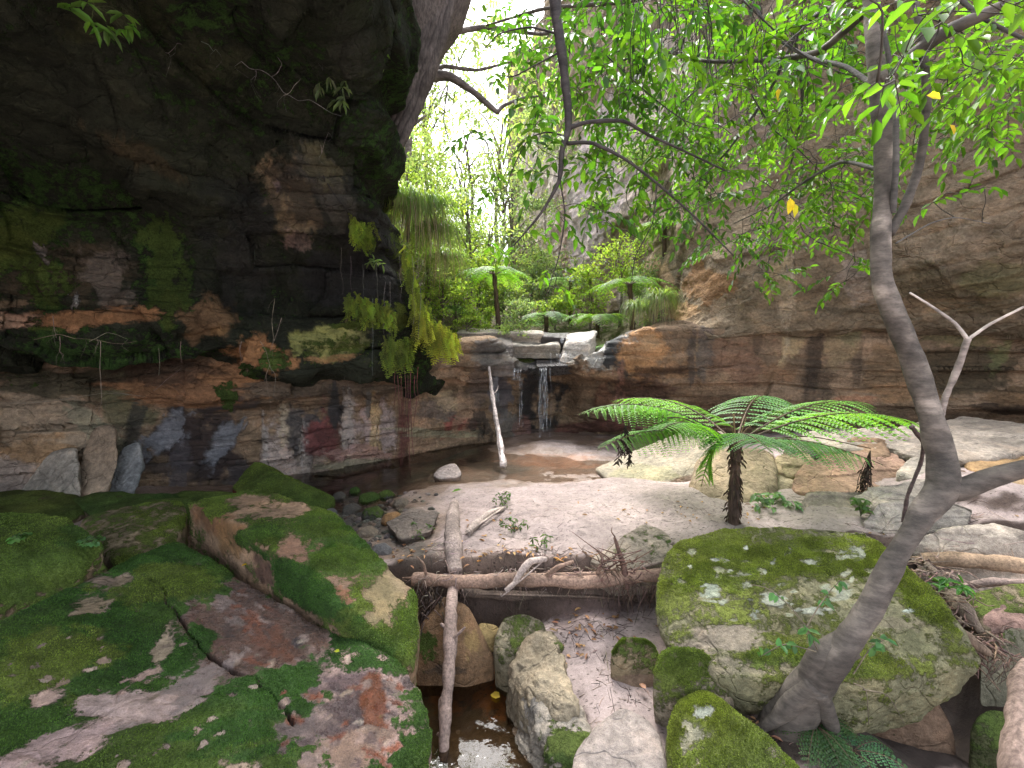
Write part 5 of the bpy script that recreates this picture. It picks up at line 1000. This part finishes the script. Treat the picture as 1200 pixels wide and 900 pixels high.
# ------------------------------------------------------------ roots hanging down the left wall
def hang_roots(label, items, col, r=.003, group='thin roots hanging on the left cliff', hairs=0):
    a = P(*items[0][0]); t = thing('hanging_roots', a, label, 'roots', group); g = Geo()
    for pts, rr in [(i, r) if not isinstance(i[-1], float) else (i[:-1], i[-1]) for i in items]:
        W = [P(*q) for q in pts]; n = []
        for k in range(len(W)-1): n += [W[k], (W[k]+W[k+1])/2+rn(-.02, .02, 3)]
        n.append(W[-1]); tube(g, n, [rr, rr*.45], vary(col, 1, .2)[0], 6, len(n)*4, .25, 2)
        for _ in range(hairs):
            s = n[RNG.integers(0, len(n))]; tube(g, [s, s+[rn(-.05, .05), -.02, -.06], s+[rn(-.08, .08), -.03, -rn(.1, .25)]], [rr*.4, rr*.2], col, 4, 6)
    g.build('strands', M['bark'], t)
RT = (.24,.20,.17)
hang_roots('pale root trailing sideways and dangling over the brown recess near the left edge', [[(40,398,4.3),(70,392,4.28),(100,397,4.28),(130,402,4.28),(160,400,4.3)],[(118,400,4.27),(117,430,4.27),(119,470,4.3),(110,490,4.4),(98,530,4.45)],[(70,394,4.27),(70,412,4.26),(71,424,4.26)],[(0,472,4.5),(60,470,4.45),(120,461,4.4),(165,464,4.5)],[(105,400,4.28),(125,390,4.25),(150,398,4.28)],[(62,370,4.3),(66,396,4.27)]], RT, .003, hairs=2)
hang_roots('short pale root forking over the rusty recess left of the green patch', [[(180,458,5.0),(195,445,4.95),(212,432,4.95)],[(125,458,4.8),(150,462,4.8),(170,465,4.85)],[(186,408,4.6),(186,440,4.6)],[(212,400,4.7),(213,425,4.7)]], RT, .003)
hang_roots('knotted pale root hanging in front of the salmon-coloured patch', [[(305,400,4.9),(312,412,4.9),(316,428,4.9),(313,450,4.95),(316,465,5.0),(318,485,5.1)],[(316,428,4.9),(323,440,4.9),(319,470,5.)],[(330,372,4.95),(316,412,4.9)],[(283,400,4.9),(284,425,4.9)],[(322,350,5.1),(321,400,5.)]], RT, .003, hairs=2)
hang_roots('bundle of thin reddish roots hanging straight down to the pool beside the fern curtain', [[(x,y0,6.0),(x+rn(-2,2),(y0+y1)/2,6.0),(x+rn(-3,3),y1,6.05)] for x, y0, y1 in [(466,440,530),(470,436,548),(474,430,545),(478,440,520),(482,425,535),(486,440,500),(463,435,480),(490,430,470),(480,470,560)]], (.13,.045,.045), .006)
hang_roots('fine pale threads dripping from the black recess above the fern fringe', [[(x,y0,5.7),(x+rn(-1,1),(y0+y1)/2,5.7),(x+rn(-2,2),y1,5.7)] for x, y0, y1 in [(400,290,345),(411,300,340),(425,310,350),(442,305,352),(452,330,400),(457,330,420),(483,300,380),(468,300,350),(437,350,440),(405,395,445),(492,330,400)]], (.30,.28,.28), .0018)
hang_roots('pale twiggy roots sprawling under the dark roof near the top', [[(283,72,3.9),(305,82,3.9),(318,90,3.9),(332,108,3.95),(350,118,4.0),(375,124,4.0),(400,136,4.1)],[(220,40,3.6),(235,48,3.6),(250,60,3.65),(258,64,3.7)],[(190,60,3.4),(205,55,3.5),(213,52,3.5)],[(318,90,3.9),(330,75,3.9),(322,50,3.9),(324,0,3.8)],[(332,112,3.95),(345,100,3.95),(352,92,4.)],[(365,48,4.0),(385,45,4.05),(410,52,4.1),(430,48,4.1)],[(300,82,3.9),(298,95,3.9)],[(373,65,4.05),(372,48,4.05)],[(376,170,4.5),(377,180,4.5),(385,155,4.5)]], (.22,.215,.215), .0022, hairs=2)
hang_roots('dark straight stick-like root slanting across the brown rock shoulder', [[(366,184,4.7),(382,212,4.8),(400,238,5.0),(420,258,5.3)]], (.02,.018,.02), .009)
def leafy(name, label, c, n, ll, wd, col, spread, cat='plant', group=None, droop=.3, stem=.12, mat='leaf'):
    c = np.array(c, float); t = thing(name, c, label, cat, group); G, T = Geo(), Geo()
    for k in range(n):
        d = unit([rn(-1, 1), rn(-1, 1), rn(.2, 1.1)]); e = c+d*[spread, spread, stem]*rn(.5, 1.1); tube(T, [c, (c+e)/2+[0, 0, .02], e], [.0018, .001], (.07,.09,.03), 4, 6)
        m = 4; leaves(G, np.tile(e, (m, 1)), unit(RNG.normal(0, 1, (m, 3))*[1, 1, .4]-[0, 0, droop]), np.tile([0, -.3, 1.], (m, 1))+rn(-.3, .3, (m, 3)), ll*rn(.6, 1.1, m), wd*rn(.7, 1.1, m), vary(col, m, .2))
    G.build('leaves', M[mat], t, False); T.build('stems', M['bark'], t)
leafy('small_plant', 'spray of bright leaves hanging into the top left of the dark rock', P(112, 8, 2.3), 9, .10, .022, (.12,.24,.05), .14, stem=-.12, droop=.6)
leafy('small_plant', 'strappy leaves dangling from the mossy fringe at the dark roof edge', P(432, 50, 4.3), 14, .16, .02, (.18,.26,.10), .22, stem=-.2, droop=1.)
leafy('small_plant', 'few narrow leaves hanging at the edge of the dark roof above the brown shoulder', P(395, 95, 4.2), 8, .13, .018, (.16,.22,.12), .22, stem=-.15, droop=1.2)
leafy('small_plant', 'tiny pale plant stuck in the black recess above the fern fringe', P(440, 315, 5.75), 6, .12, .02, (.2,.3,.14), .1, droop=.3)
def q3(px, py, z): return Z(px, py, z)
leafy('small_plant', 'tiny clover-like plant growing on top of the left mossy boulder', q3(22, 632, .5), 14, .03, .026, (.11,.22,.07), .05, stem=.03)
leafy('small_plant', 'second tiny plant on the right shoulder of the left mossy boulder', q3(106, 636, .42), 14, .03, .026, (.10,.20,.08), .06, stem=.03)
for px, py, n, lb in [(592,592,16,'weedy seedling patch in the middle of the sand'),(603,622,14,'scraggly weed on the sand close behind the log'),(492,630,10,'dark green weed in the hollow left of the upright plank'),(633,640,8,'small bright weed right of the scraggly one behind the log'),(890,690,0,'')]:
    if n: leafy('weed', lb, gpt(px, py), n, .05, .016, (.08,.13,.05), .12, stem=.12, group='weeds on the sand')
leafy('weed', 'pale blue-green leafy weed at the foot of the cream stone beside the tree fern', gpt(905, 596)+[0, 0, .03], 26, .07, .035, (.14,.24,.13), .22, stem=.10, group='weeds on the sand')
leafy('weed', 'green weed standing at the back corner of the lichen boulder', gpt(1008, 612)+[0, 0, .05], 10, .07, .03, (.08,.15,.05), .10, stem=.14, group='weeds on the sand')
leafy('weed', 'green leaves among the driftwood right of the leaning tree', Z(1112, 690, .12), 10, .07, .02, (.08,.20,.06), .10, stem=.06, group='weeds on the sand')
# climbing shoot on the boulder
t = thing('climbing_shoot', P(935, 770, 2.0), 'thin leafy shoot growing in front of the hollow of the lichen boulder', 'plant'); G, T = Geo(), Geo()
for pts in ([(985,798,2.0),(960,765,1.98),(945,735,1.98),(925,710,2.0),(900,690,2.05),(880,685,2.1)],[(945,735,1.98),(960,710,2.0),(975,690,2.05),(985,680,2.1)],[(960,765,1.98),(920,755,1.98),(890,770,1.98)],[(1000,790,1.95),(1020,760,1.95),(1040,748,1.95)],[(1000,800,1.95),(1015,810,1.94),(1018,850,1.95)],[(1012,808,1.94),(1040,815,1.93),(1060,848,1.93)]):
    C = px_tube(T, pts, .0035, .0015, (.16,.13,.09), 5, .1)
    if pts[0][1] < 800 or 0:
        m = 9; i = RNG.integers(4, len(C), m); leaves(G, C[i], unit(RNG.normal(0, 1, (m, 3))-[0, .5, .2]), np.tile([0, -.7, 1.], (m, 1)), rn(.035, .06, m), rn(.018, .03, m), vary((.08,.19,.07), m))
G.build('leaves', M['leaf'], t, False); T.build('stems', M['bark'], t)
# ferns in the bottom right corner
for px, py, z, l, lb, c in [(1000,880,-.28,.26,'small fern growing at the bottom edge under the brown oblong boulder',(.07,.17,.08)),(955,850,-.24,.22,'dark grassy fern at the foot of the leaning tree',(.055,.11,.04))]:
    b = Z(px, py, z); t = thing('small_fern', b, lb, 'fern'); G, T = Geo(), Geo()
    for k in range(9):
        a = rn(0, 6.28); d = np.array([math.cos(a), math.sin(a)-.3, 0]); frond(G, T, b, b+d*l*.5+[0, 0, l*.3], b+d*l-[0, 0, l*rn(.1, .4)], .11, 12, 5, c, r=.0025, start=.1)
    G.build('fronds', M['fern'], t, False); T.build('stems', M['bark'], t)
# ------------------------------------------------------------ logs and sticks
def log(name, label, pts, rad, col, cat='log', group=None, n=14, wob=.25, splint=0, branch=(), mat='wood', knots=0):
    W = np.array([P(*q) if q[2] else gpt(q[0], q[1])+[0, 0, np.mean(rad)*.7] for q in pts]); t = thing(name, W.mean(0)*[1, 1, 0]+[0, 0, W[:, 2].min()], label, cat, group) if branch else None
    g = Geo(); C = tube(g, W, rad, col, n, max(30, len(pts)*14), wob, len(label))
    for _ in range(knots):
        i = RNG.integers(3, len(C)-3); d = unit(rn(-1, 1, 3)); r_ = np.mean(rad); tube(g, [C[i], C[i]+d*r_*1.3, C[i]+d*r_*1.9+[0, 0, .01]], [r_*.5, r_*.25], col, 6, 6, .2)
    for _ in range(splint):                              # splinters and torn fibres at both ends
        e = C[0] if rn(0, 1) < .5 else C[-1]; o = C[2] if e is C[0] else C[-3]; d = unit(e-o); s = o+rn(-1, 1, 3)*np.mean(rad)*.5
        tube(g, [s, e+d*.01+rn(-.02, .02, 3), e+d*rn(.03, .10)+rn(-.02, .02, 3)], [np.mean(rad)*.35, .002], col, 4, 6)
    if not branch: return tag(g.build(name, M[mat]), label, cat, group)
    g.build('trunk', M[mat], t)
    for bp_, br in branch: gg = Geo(); px_tube(gg, bp_, br[0], br[1], col, 8, .2, 3); gg.build('limb', M[mat], t)
    return t
LG = (.27,.175,.13); LP = (.36,.29,.25)
log('dam_log', 'long brown log lying across the creek between the squared block and the lichen boulder', [(484,679,3.14),(540,681,3.1),(600,679,3.08),(680,681,3.04),(730,678,3.02),(782,672,3.0)], [.046,.05,.046,.05,.044,.04], LG, splint=7, branch=[([(640,676,3.06),(655,664,3.0),(672,658,3.02)], (.02,.012)), ([(700,672,3.03),(706,655,3.03),(700,645,3.05)], (.014,.006)), ([(500,676,3.12),(496,660,3.1),(488,652,3.1)], (.012,.004))])
log('dark_log', 'thinner dark log tucked under the long brown log', [(540,694,3.16),(600,698,3.2),(690,694,3.18),(760,700,3.16),(785,702,3.1)], [.03,.035,.04,.03], (.10,.07,.055), splint=4)
log('plank', 'fibrous grey weathered plank standing up from the log towards the pool', [(533,592,None),(530,620,None),(531,645,None),(534,671,3.22)], [.05,.065,.07,.06], (.34,.27,.24), splint=9, mat='root', cat='driftwood')
log('pole', 'smooth split pole leaning from the log down into the puddle, its lower half dark', [(531,688,3.10),(529,715,2.88),(527,760,2.68),(524,810,2.52),(521,850,2.42),(519,892,2.33)], [.036,.04,.042,.035,.034,.028], (.30,.22,.19), splint=5, cat='driftwood', branch=[([(527,752,2.70),(540,740,2.7),(545,735,2.7)], (.012,.005)), ([(524,812,2.52),(516,822,2.5),(516,838,2.45)], (.02,.008))], knots=3)
log('driftwood', 'pale bent driftwood branch resting over the middle of the log', [(592,692,2.93),(604,682,2.95),(612,668,2.97),(622,658,3.0),(640,655,3.05)], [.012,.02,.024,.026,.018], (.46,.37,.33), splint=2, cat='driftwood')
log('driftwood', 'upright broken stake among roots near the right end of the log', [(735,690,3.0),(732,668,3.02),(727,650,3.05),(720,628,3.08)], [.02,.022,.018,.004], (.16,.09,.07), splint=2, cat='driftwood')
log('driftwood', 'short pale log lying on the sand behind the plank', [(548,628,None),(560,615,None),(575,603,None),(590,598,None)], [.03,.035,.03,.02], (.42,.34,.30), cat='driftwood', splint=3)
log('driftwood', 'pale stick sticking right from the stake towards the lichen boulder', [(735,672,3.05),(760,662,3.1),(790,656,3.15)], [.018,.012,.01], (.36,.28,.24), cat='driftwood')
log('dead_branch', 'thin white bare branch standing in the pool in front of the falls', [(573,430,7.7),(576,455,7.4),(580,482,7.0),(585,512,6.6),(590,546,6.15)], [.022,.032,.036,.042,.048], (.60,.52,.50), cat='branch', splint=2, mat='bark', branch=[([(577,462,7.3),(582,458,7.3),(584,452,7.3)], (.012,.004))])
log('long_log', 'long pale straight log lying at the right edge above the driftwood pile', [(1082,656,3.15),(1120,656,3.05),(1170,660,2.95),(1240,668,2.8)], [.045,.05,.05,.05], (.38,.26,.17), splint=4)
log('long_log', 'thin grey log just below the long pale one at the right edge', [(1130,687,2.85),(1165,682,2.8),(1230,683,2.7)], [.022,.024,.022], (.30,.22,.19), splint=3)
log('dead_log', 'upright pinkish-brown dead trunk cut off by the bottom right corner', [(1206,775,2.0),(1202,800,1.95),(1198,840,1.85),(1194,900,1.75),(1190,980,1.7)], [.02,.05,.052,.055,.06], (.38,.27,.22), splint=3, mat='root')
log('driftwood', 'fallen strip of bark running down from the tree towards the pile', [(1085,660,2.9),(1110,690,2.75),(1130,715,2.6),(1150,742,2.5)], [.02,.04,.045,.02], (.26,.20,.15), cat='driftwood', splint=4, mat='root')
log('driftwood', 'thick broken root end at the lower side of the driftwood pile', [(1062,690,2.6),(1090,715,2.5),(1120,740,2.4),(1158,765,2.35)], [.02,.035,.04,.02], (.20,.14,.10), cat='driftwood', splint=6, mat='root')
log('sapling', 'thin dark crooked sapling stem just left of the leaning tree', [(1058,612,3.0),(1064,580,3.0),(1078,545,3.0),(1082,520,2.95),(1068,500,2.9)], [.012,.011,.012,.014], (.07,.045,.04), cat='sapling', n=8)
# twigs, roots and fibres caught on the dam: nobody could count them
def debris(name, spots, seed=0):
    g = Geo()
    for (px, py, d, rx, ry, n, l, r, c, vert) in spots:
        for _ in range(n):
            a = P(px+rn(-rx, rx), py+rn(-ry, ry), d+rn(-.05, .05)); th = rn(0, 6.28)
            dr = np.array([math.cos(th)*(1-.6*vert), math.sin(th)*.7*(1-.6*vert), -vert*rn(.4, 1.2)+rn(-.2, .2)]); L_ = l*rn(.4, 1.3)
            b = a+dr*L_; tube(g, [a, (a+b)/2+rn(-.12, .12, 3)*L_, b], [r*rn(.5, 1.2), r*.3], vary(c, 1, .35)[0], 4, 6)
    return tag(g.build(name, M['wood']), kind='stuff')
debris('root_fibres', [(500,688,3.08,18,10,26,.14,.004,(.14,.10,.08),1),(515,690,3.1,22,14,24,.18,.005,(.20,.15,.12),.9),(640,690,3.05,120,6,70,.10,.0028,(.17,.12,.10),1),(730,668,3.0,26,14,80,.13,.005,(.15,.085,.065),.5),(745,690,3.0,30,8,50,.16,.004,(.12,.075,.06),1),(715,660,3.02,14,10,26,.16,.006,(.14,.08,.06),-.6),
    (560,675,3.1,70,6,50,.12,.003,(.36,.28,.24),.3),(660,668,3.06,60,6,50,.10,.004,(.28,.20,.17),.2),(530,655,3.3,22,20,40,.14,.003,(.42,.34,.30),.3),(505,715,3.0,14,18,22,.2,.006,(.12,.09,.075),.9),(600,668,3.1,20,3,20,.12,.004,(.40,.32,.28),.6)])
debris('driftwood_heap', [(1100,690,2.8,26,26,80,.24,.006,(.26,.18,.14),.2),(1125,725,2.6,26,26,90,.22,.006,(.22,.15,.11),.3),(1150,755,2.45,26,16,70,.20,.007,(.20,.13,.10),.4),(1170,640,3.2,50,16,70,.3,.006,(.40,.30,.25),.0),(1130,625,3.5,60,12,50,.3,.005,(.44,.36,.30),.0),(1085,665,2.95,14,14,30,.22,.005,(.3,.22,.17),.2),(1185,775,2.3,20,10,30,.18,.004,(.16,.11,.08),.8)])
debris('bank_roots', [(600,705,3.2,110,14,120,.16,.004,(.09,.06,.045),.9),(500,720,3.1,20,24,40,.22,.006,(.10,.07,.055),.9),(740,705,3.15,40,14,60,.18,.004,(.09,.06,.05),1)])
VV, FF, n0 = [], [], 0; U_, Fi = ico(2)                      # gravel in the dark wet trickle
CCp = []
for _ in range(420):
    px, py = 430+RNG.normal(0, 34), 607+RNG.normal(0, 15)
    if py < 575: continue
    q = gpt(px, py); r = rn(.008, .035); v = U_*np.array([r*rn(.8, 1.3), r*rn(.8, 1.3), r*rn(.5, .8)])*(1+.2*fbm(U_+_, 1.5, 2, _)[:, None])+q
    VV.append(v); FF.append(Fi+n0); n0 += len(v); CCp.append(np.tile(vary([(.07,.065,.06),(.16,.12,.09),(.10,.10,.09),(.25,.20,.17)][_ % 4], 1, .3), (len(v), 1)))
VV = np.concatenate(VV); tag(mesh_obj('gravel', VV, np.concatenate(FF), M['boulder'], None, True, np.concatenate(CCp), np.tile([0, .7, 0.], (len(VV), 1))), kind='stuff')
g = Geo()                                                # twigs and leaf bits lying on the sand
for (px, py, rx, ry, n, l, r) in [(620,600,130,35,150,.06,.0018),(620,655,120,16,190,.09,.0028),(820,600,110,20,110,.06,.0018),(700,740,60,30,90,.09,.0026),(730,820,50,60,60,.07,.0022),(1100,620,80,22,120,.12,.003),(980,585,80,12,40,.08,.002),(660,560,80,12,50,.05,.0015),(690,525,50,6,30,.07,.002),(900,840,60,40,80,.09,.0025),(480,640,30,20,60,.07,.002),(700,780,30,40,4,.4,.003)]:
    for _ in range(n):
        x, y = px+RNG.normal(0, .5)*rx, py+RNG.normal(0, .5)*ry
        if y < 520: continue
        a = gpt(x, y); th = rn(0, 6.28); L_ = l*rn(.3, 1.2); b = a+np.array([math.cos(th), math.sin(th), 0])*L_; m = (a+b)/2+rn(-.12, .12, 3)*[1, 1, 0]*L_
        for q in (a, m, b): q[2] = float(ground_z(q[0], q[1]))+r
        tube(g, [a, m, b], [r*rn(.5, 1.2), r*.4], vary([(.10,.065,.05),(.28,.19,.15),(.06,.045,.04)][RNG.integers(0, 3)], 1, .3)[0], 4, 5)
for _ in range(0): pass
tag(g.build('twig_litter', M['wood']), kind='stuff')
g = Geo()
for (px, py, rx, ry, n) in [(620,655,120,14,60),(700,740,60,30,50),(1110,630,80,22,80),(560,620,60,20,30),(900,850,60,35,40),(800,600,120,18,30),(480,645,30,15,24)]:
    x = px+RNG.normal(0, .5, n)*rx; y = py+RNG.normal(0, .5, n)*ry; q = np.array([gpt(a, max(b, 525)) for a, b in zip(x, y)])+[0, 0, .008]
    leaves(g, q, np.stack([rn(-1, 1, n), rn(-1, 1, n), rn(-.05, .15, n)], 1), np.tile([0, 0, 1.], (n, 1))+rn(-.4, .4, (n, 3)), rn(.025, .06, n), rn(.012, .022, n), vary([.30,.17,.09], n, .5))
tag(g.build('leaf_litter', M['dry'], None, False), kind='stuff')
# single leaves lying where the photo shows them
for px, py, z, l, w_, c, lb in [(232,847,-.0,.055,.045,(.28,.36,.10),'pale yellow-green fallen leaf on the lower part of the wet slab'),(290,666,.12,.035,.018,(.65,.40,.02),'tiny orange-yellow leaf by the upper corner of the wet slab'),(398,770,.05,.03,.02,(.50,.55,.05),'small yellow leaf at the edge of the wet slab by the squared block'),
                            (876,882,-.40,.06,.05,(.50,.36,.10),'yellow-brown fallen leaf on the dark soil at the bottom right'),(757,808,-.36,.05,.03,(.42,.22,.15),'pinkish dry leaf on the sand below the left rounded stone'),(541,577,.02,.11,.03,(.10,.22,.04),'green leaf lying on the damp sand near the pool'),(586,818,-.655,.07,.05,(.60,.42,.04),'yellow leaf floating at the near edge of the puddle')]:
    g = Geo(); q = Z(px, py, z)+[0, 0, .03 if z > -.3 else .006]; leaves(g, np.array([q]), np.array([[rn(-1, 1), rn(-.6, .6), .03]]), np.array([[0, -.2, 1.]]), np.array([l]), np.array([w_]), np.array([c]))
    tag(g.build('fallen_leaf', M['leaf'], None, False), lb, 'leaf', 'single fallen leaves')
# ------------------------------------------------------------ falling water
m, t = new_mat('falling_water'); tc = nd(t, 'TexCoord'); mp = nd(t, 'Mapping'); mp.inputs['Scale'].default_value = (60, 60, 5); L(t, tc.outputs['Object'], mp.inputs[0])
n = nd(t, 'TexNoise'); n.inputs['Scale'].default_value = 1; n.inputs['Detail'].default_value = 4; L(t, mp.outputs[0], n.inputs['Vector'])
tr = nd(t, 'BsdfTransparent'); pb = nd(t, 'BsdfPrincipled'); pb.inputs['Base Color'].default_value = (.75,.80,.88,1); pb.inputs['Roughness'].default_value = .15
mx = nd(t, 'MixShader'); L(t, mapr(t, n.outputs[0], .48, .78, .02, .5), mx.inputs[0]); L(t, tr.outputs[0], mx.inputs[1]); L(t, pb.outputs[0], mx.inputs[2]); o = nd(t, 'OutputMaterial'); L(t, mx.outputs[0], o.inputs[0]); M['fall'] = m
g = Geo()
for _ in range(15):
    x = RNG.normal(638, 4.0); y1 = rn(490, 516); px_tube(g, [(x,431,7.8),(x+rn(-1,1),436,7.65),(x+rn(-2,2),465,7.62),(x+rn(-3,3),y1,7.6)], .006, .009, (.7,.7,.7), 6, .4, _)
for _ in range(5):
    x = RNG.normal(610, 1.2); px_tube(g, [(x,444,7.78),(x,455,7.7),(x+rn(-1,1),500,7.68)], .004, .004, (.7,.7,.7), 4, .3, _)
for x0, x1, y0, y1, d, k in [(655,664,396,402,8.25,8),(645,668,414,427,7.9,9),(602,612,432,446,7.8,8),(575,585,440,470,7.75,6)]:
    for _ in range(k):
        x = rn(x0, x1); px_tube(g, [(x,y0,d+.12),(x,y0+.3*(y1-y0),d),(x+rn(-2,2),y1,d-.03)], .008, .01, (.7,.7,.7), 6, .4, _)
tag(g.build('falling_water', M['fall']), kind='structure')
# ------------------------------------------------------------ haze
if HAZE > 0:
    bm = bmesh.new(); bmesh.ops.create_cube(bm, size=1); me = bpy.data.meshes.new('haze'); bm.to_mesh(me); bm.free()
    hz = bpy.data.objects.new('haze', me); COL.objects.link(hz); hz.scale = (190, 210, 24); hz.location = (0, 42, 9.5); hz['kind'] = 'stuff'
    m, t = new_mat('air'); pv = nd(t, 'VolumePrincipled'); pv.inputs['Density'].default_value = HAZE; pv.inputs['Color'].default_value = (.93,.95,1,1); pv.inputs['Anisotropy'].default_value = .3
    o = nd(t, 'OutputMaterial'); L(t, pv.outputs[0], o.inputs['Volume']); me.materials.append(m)
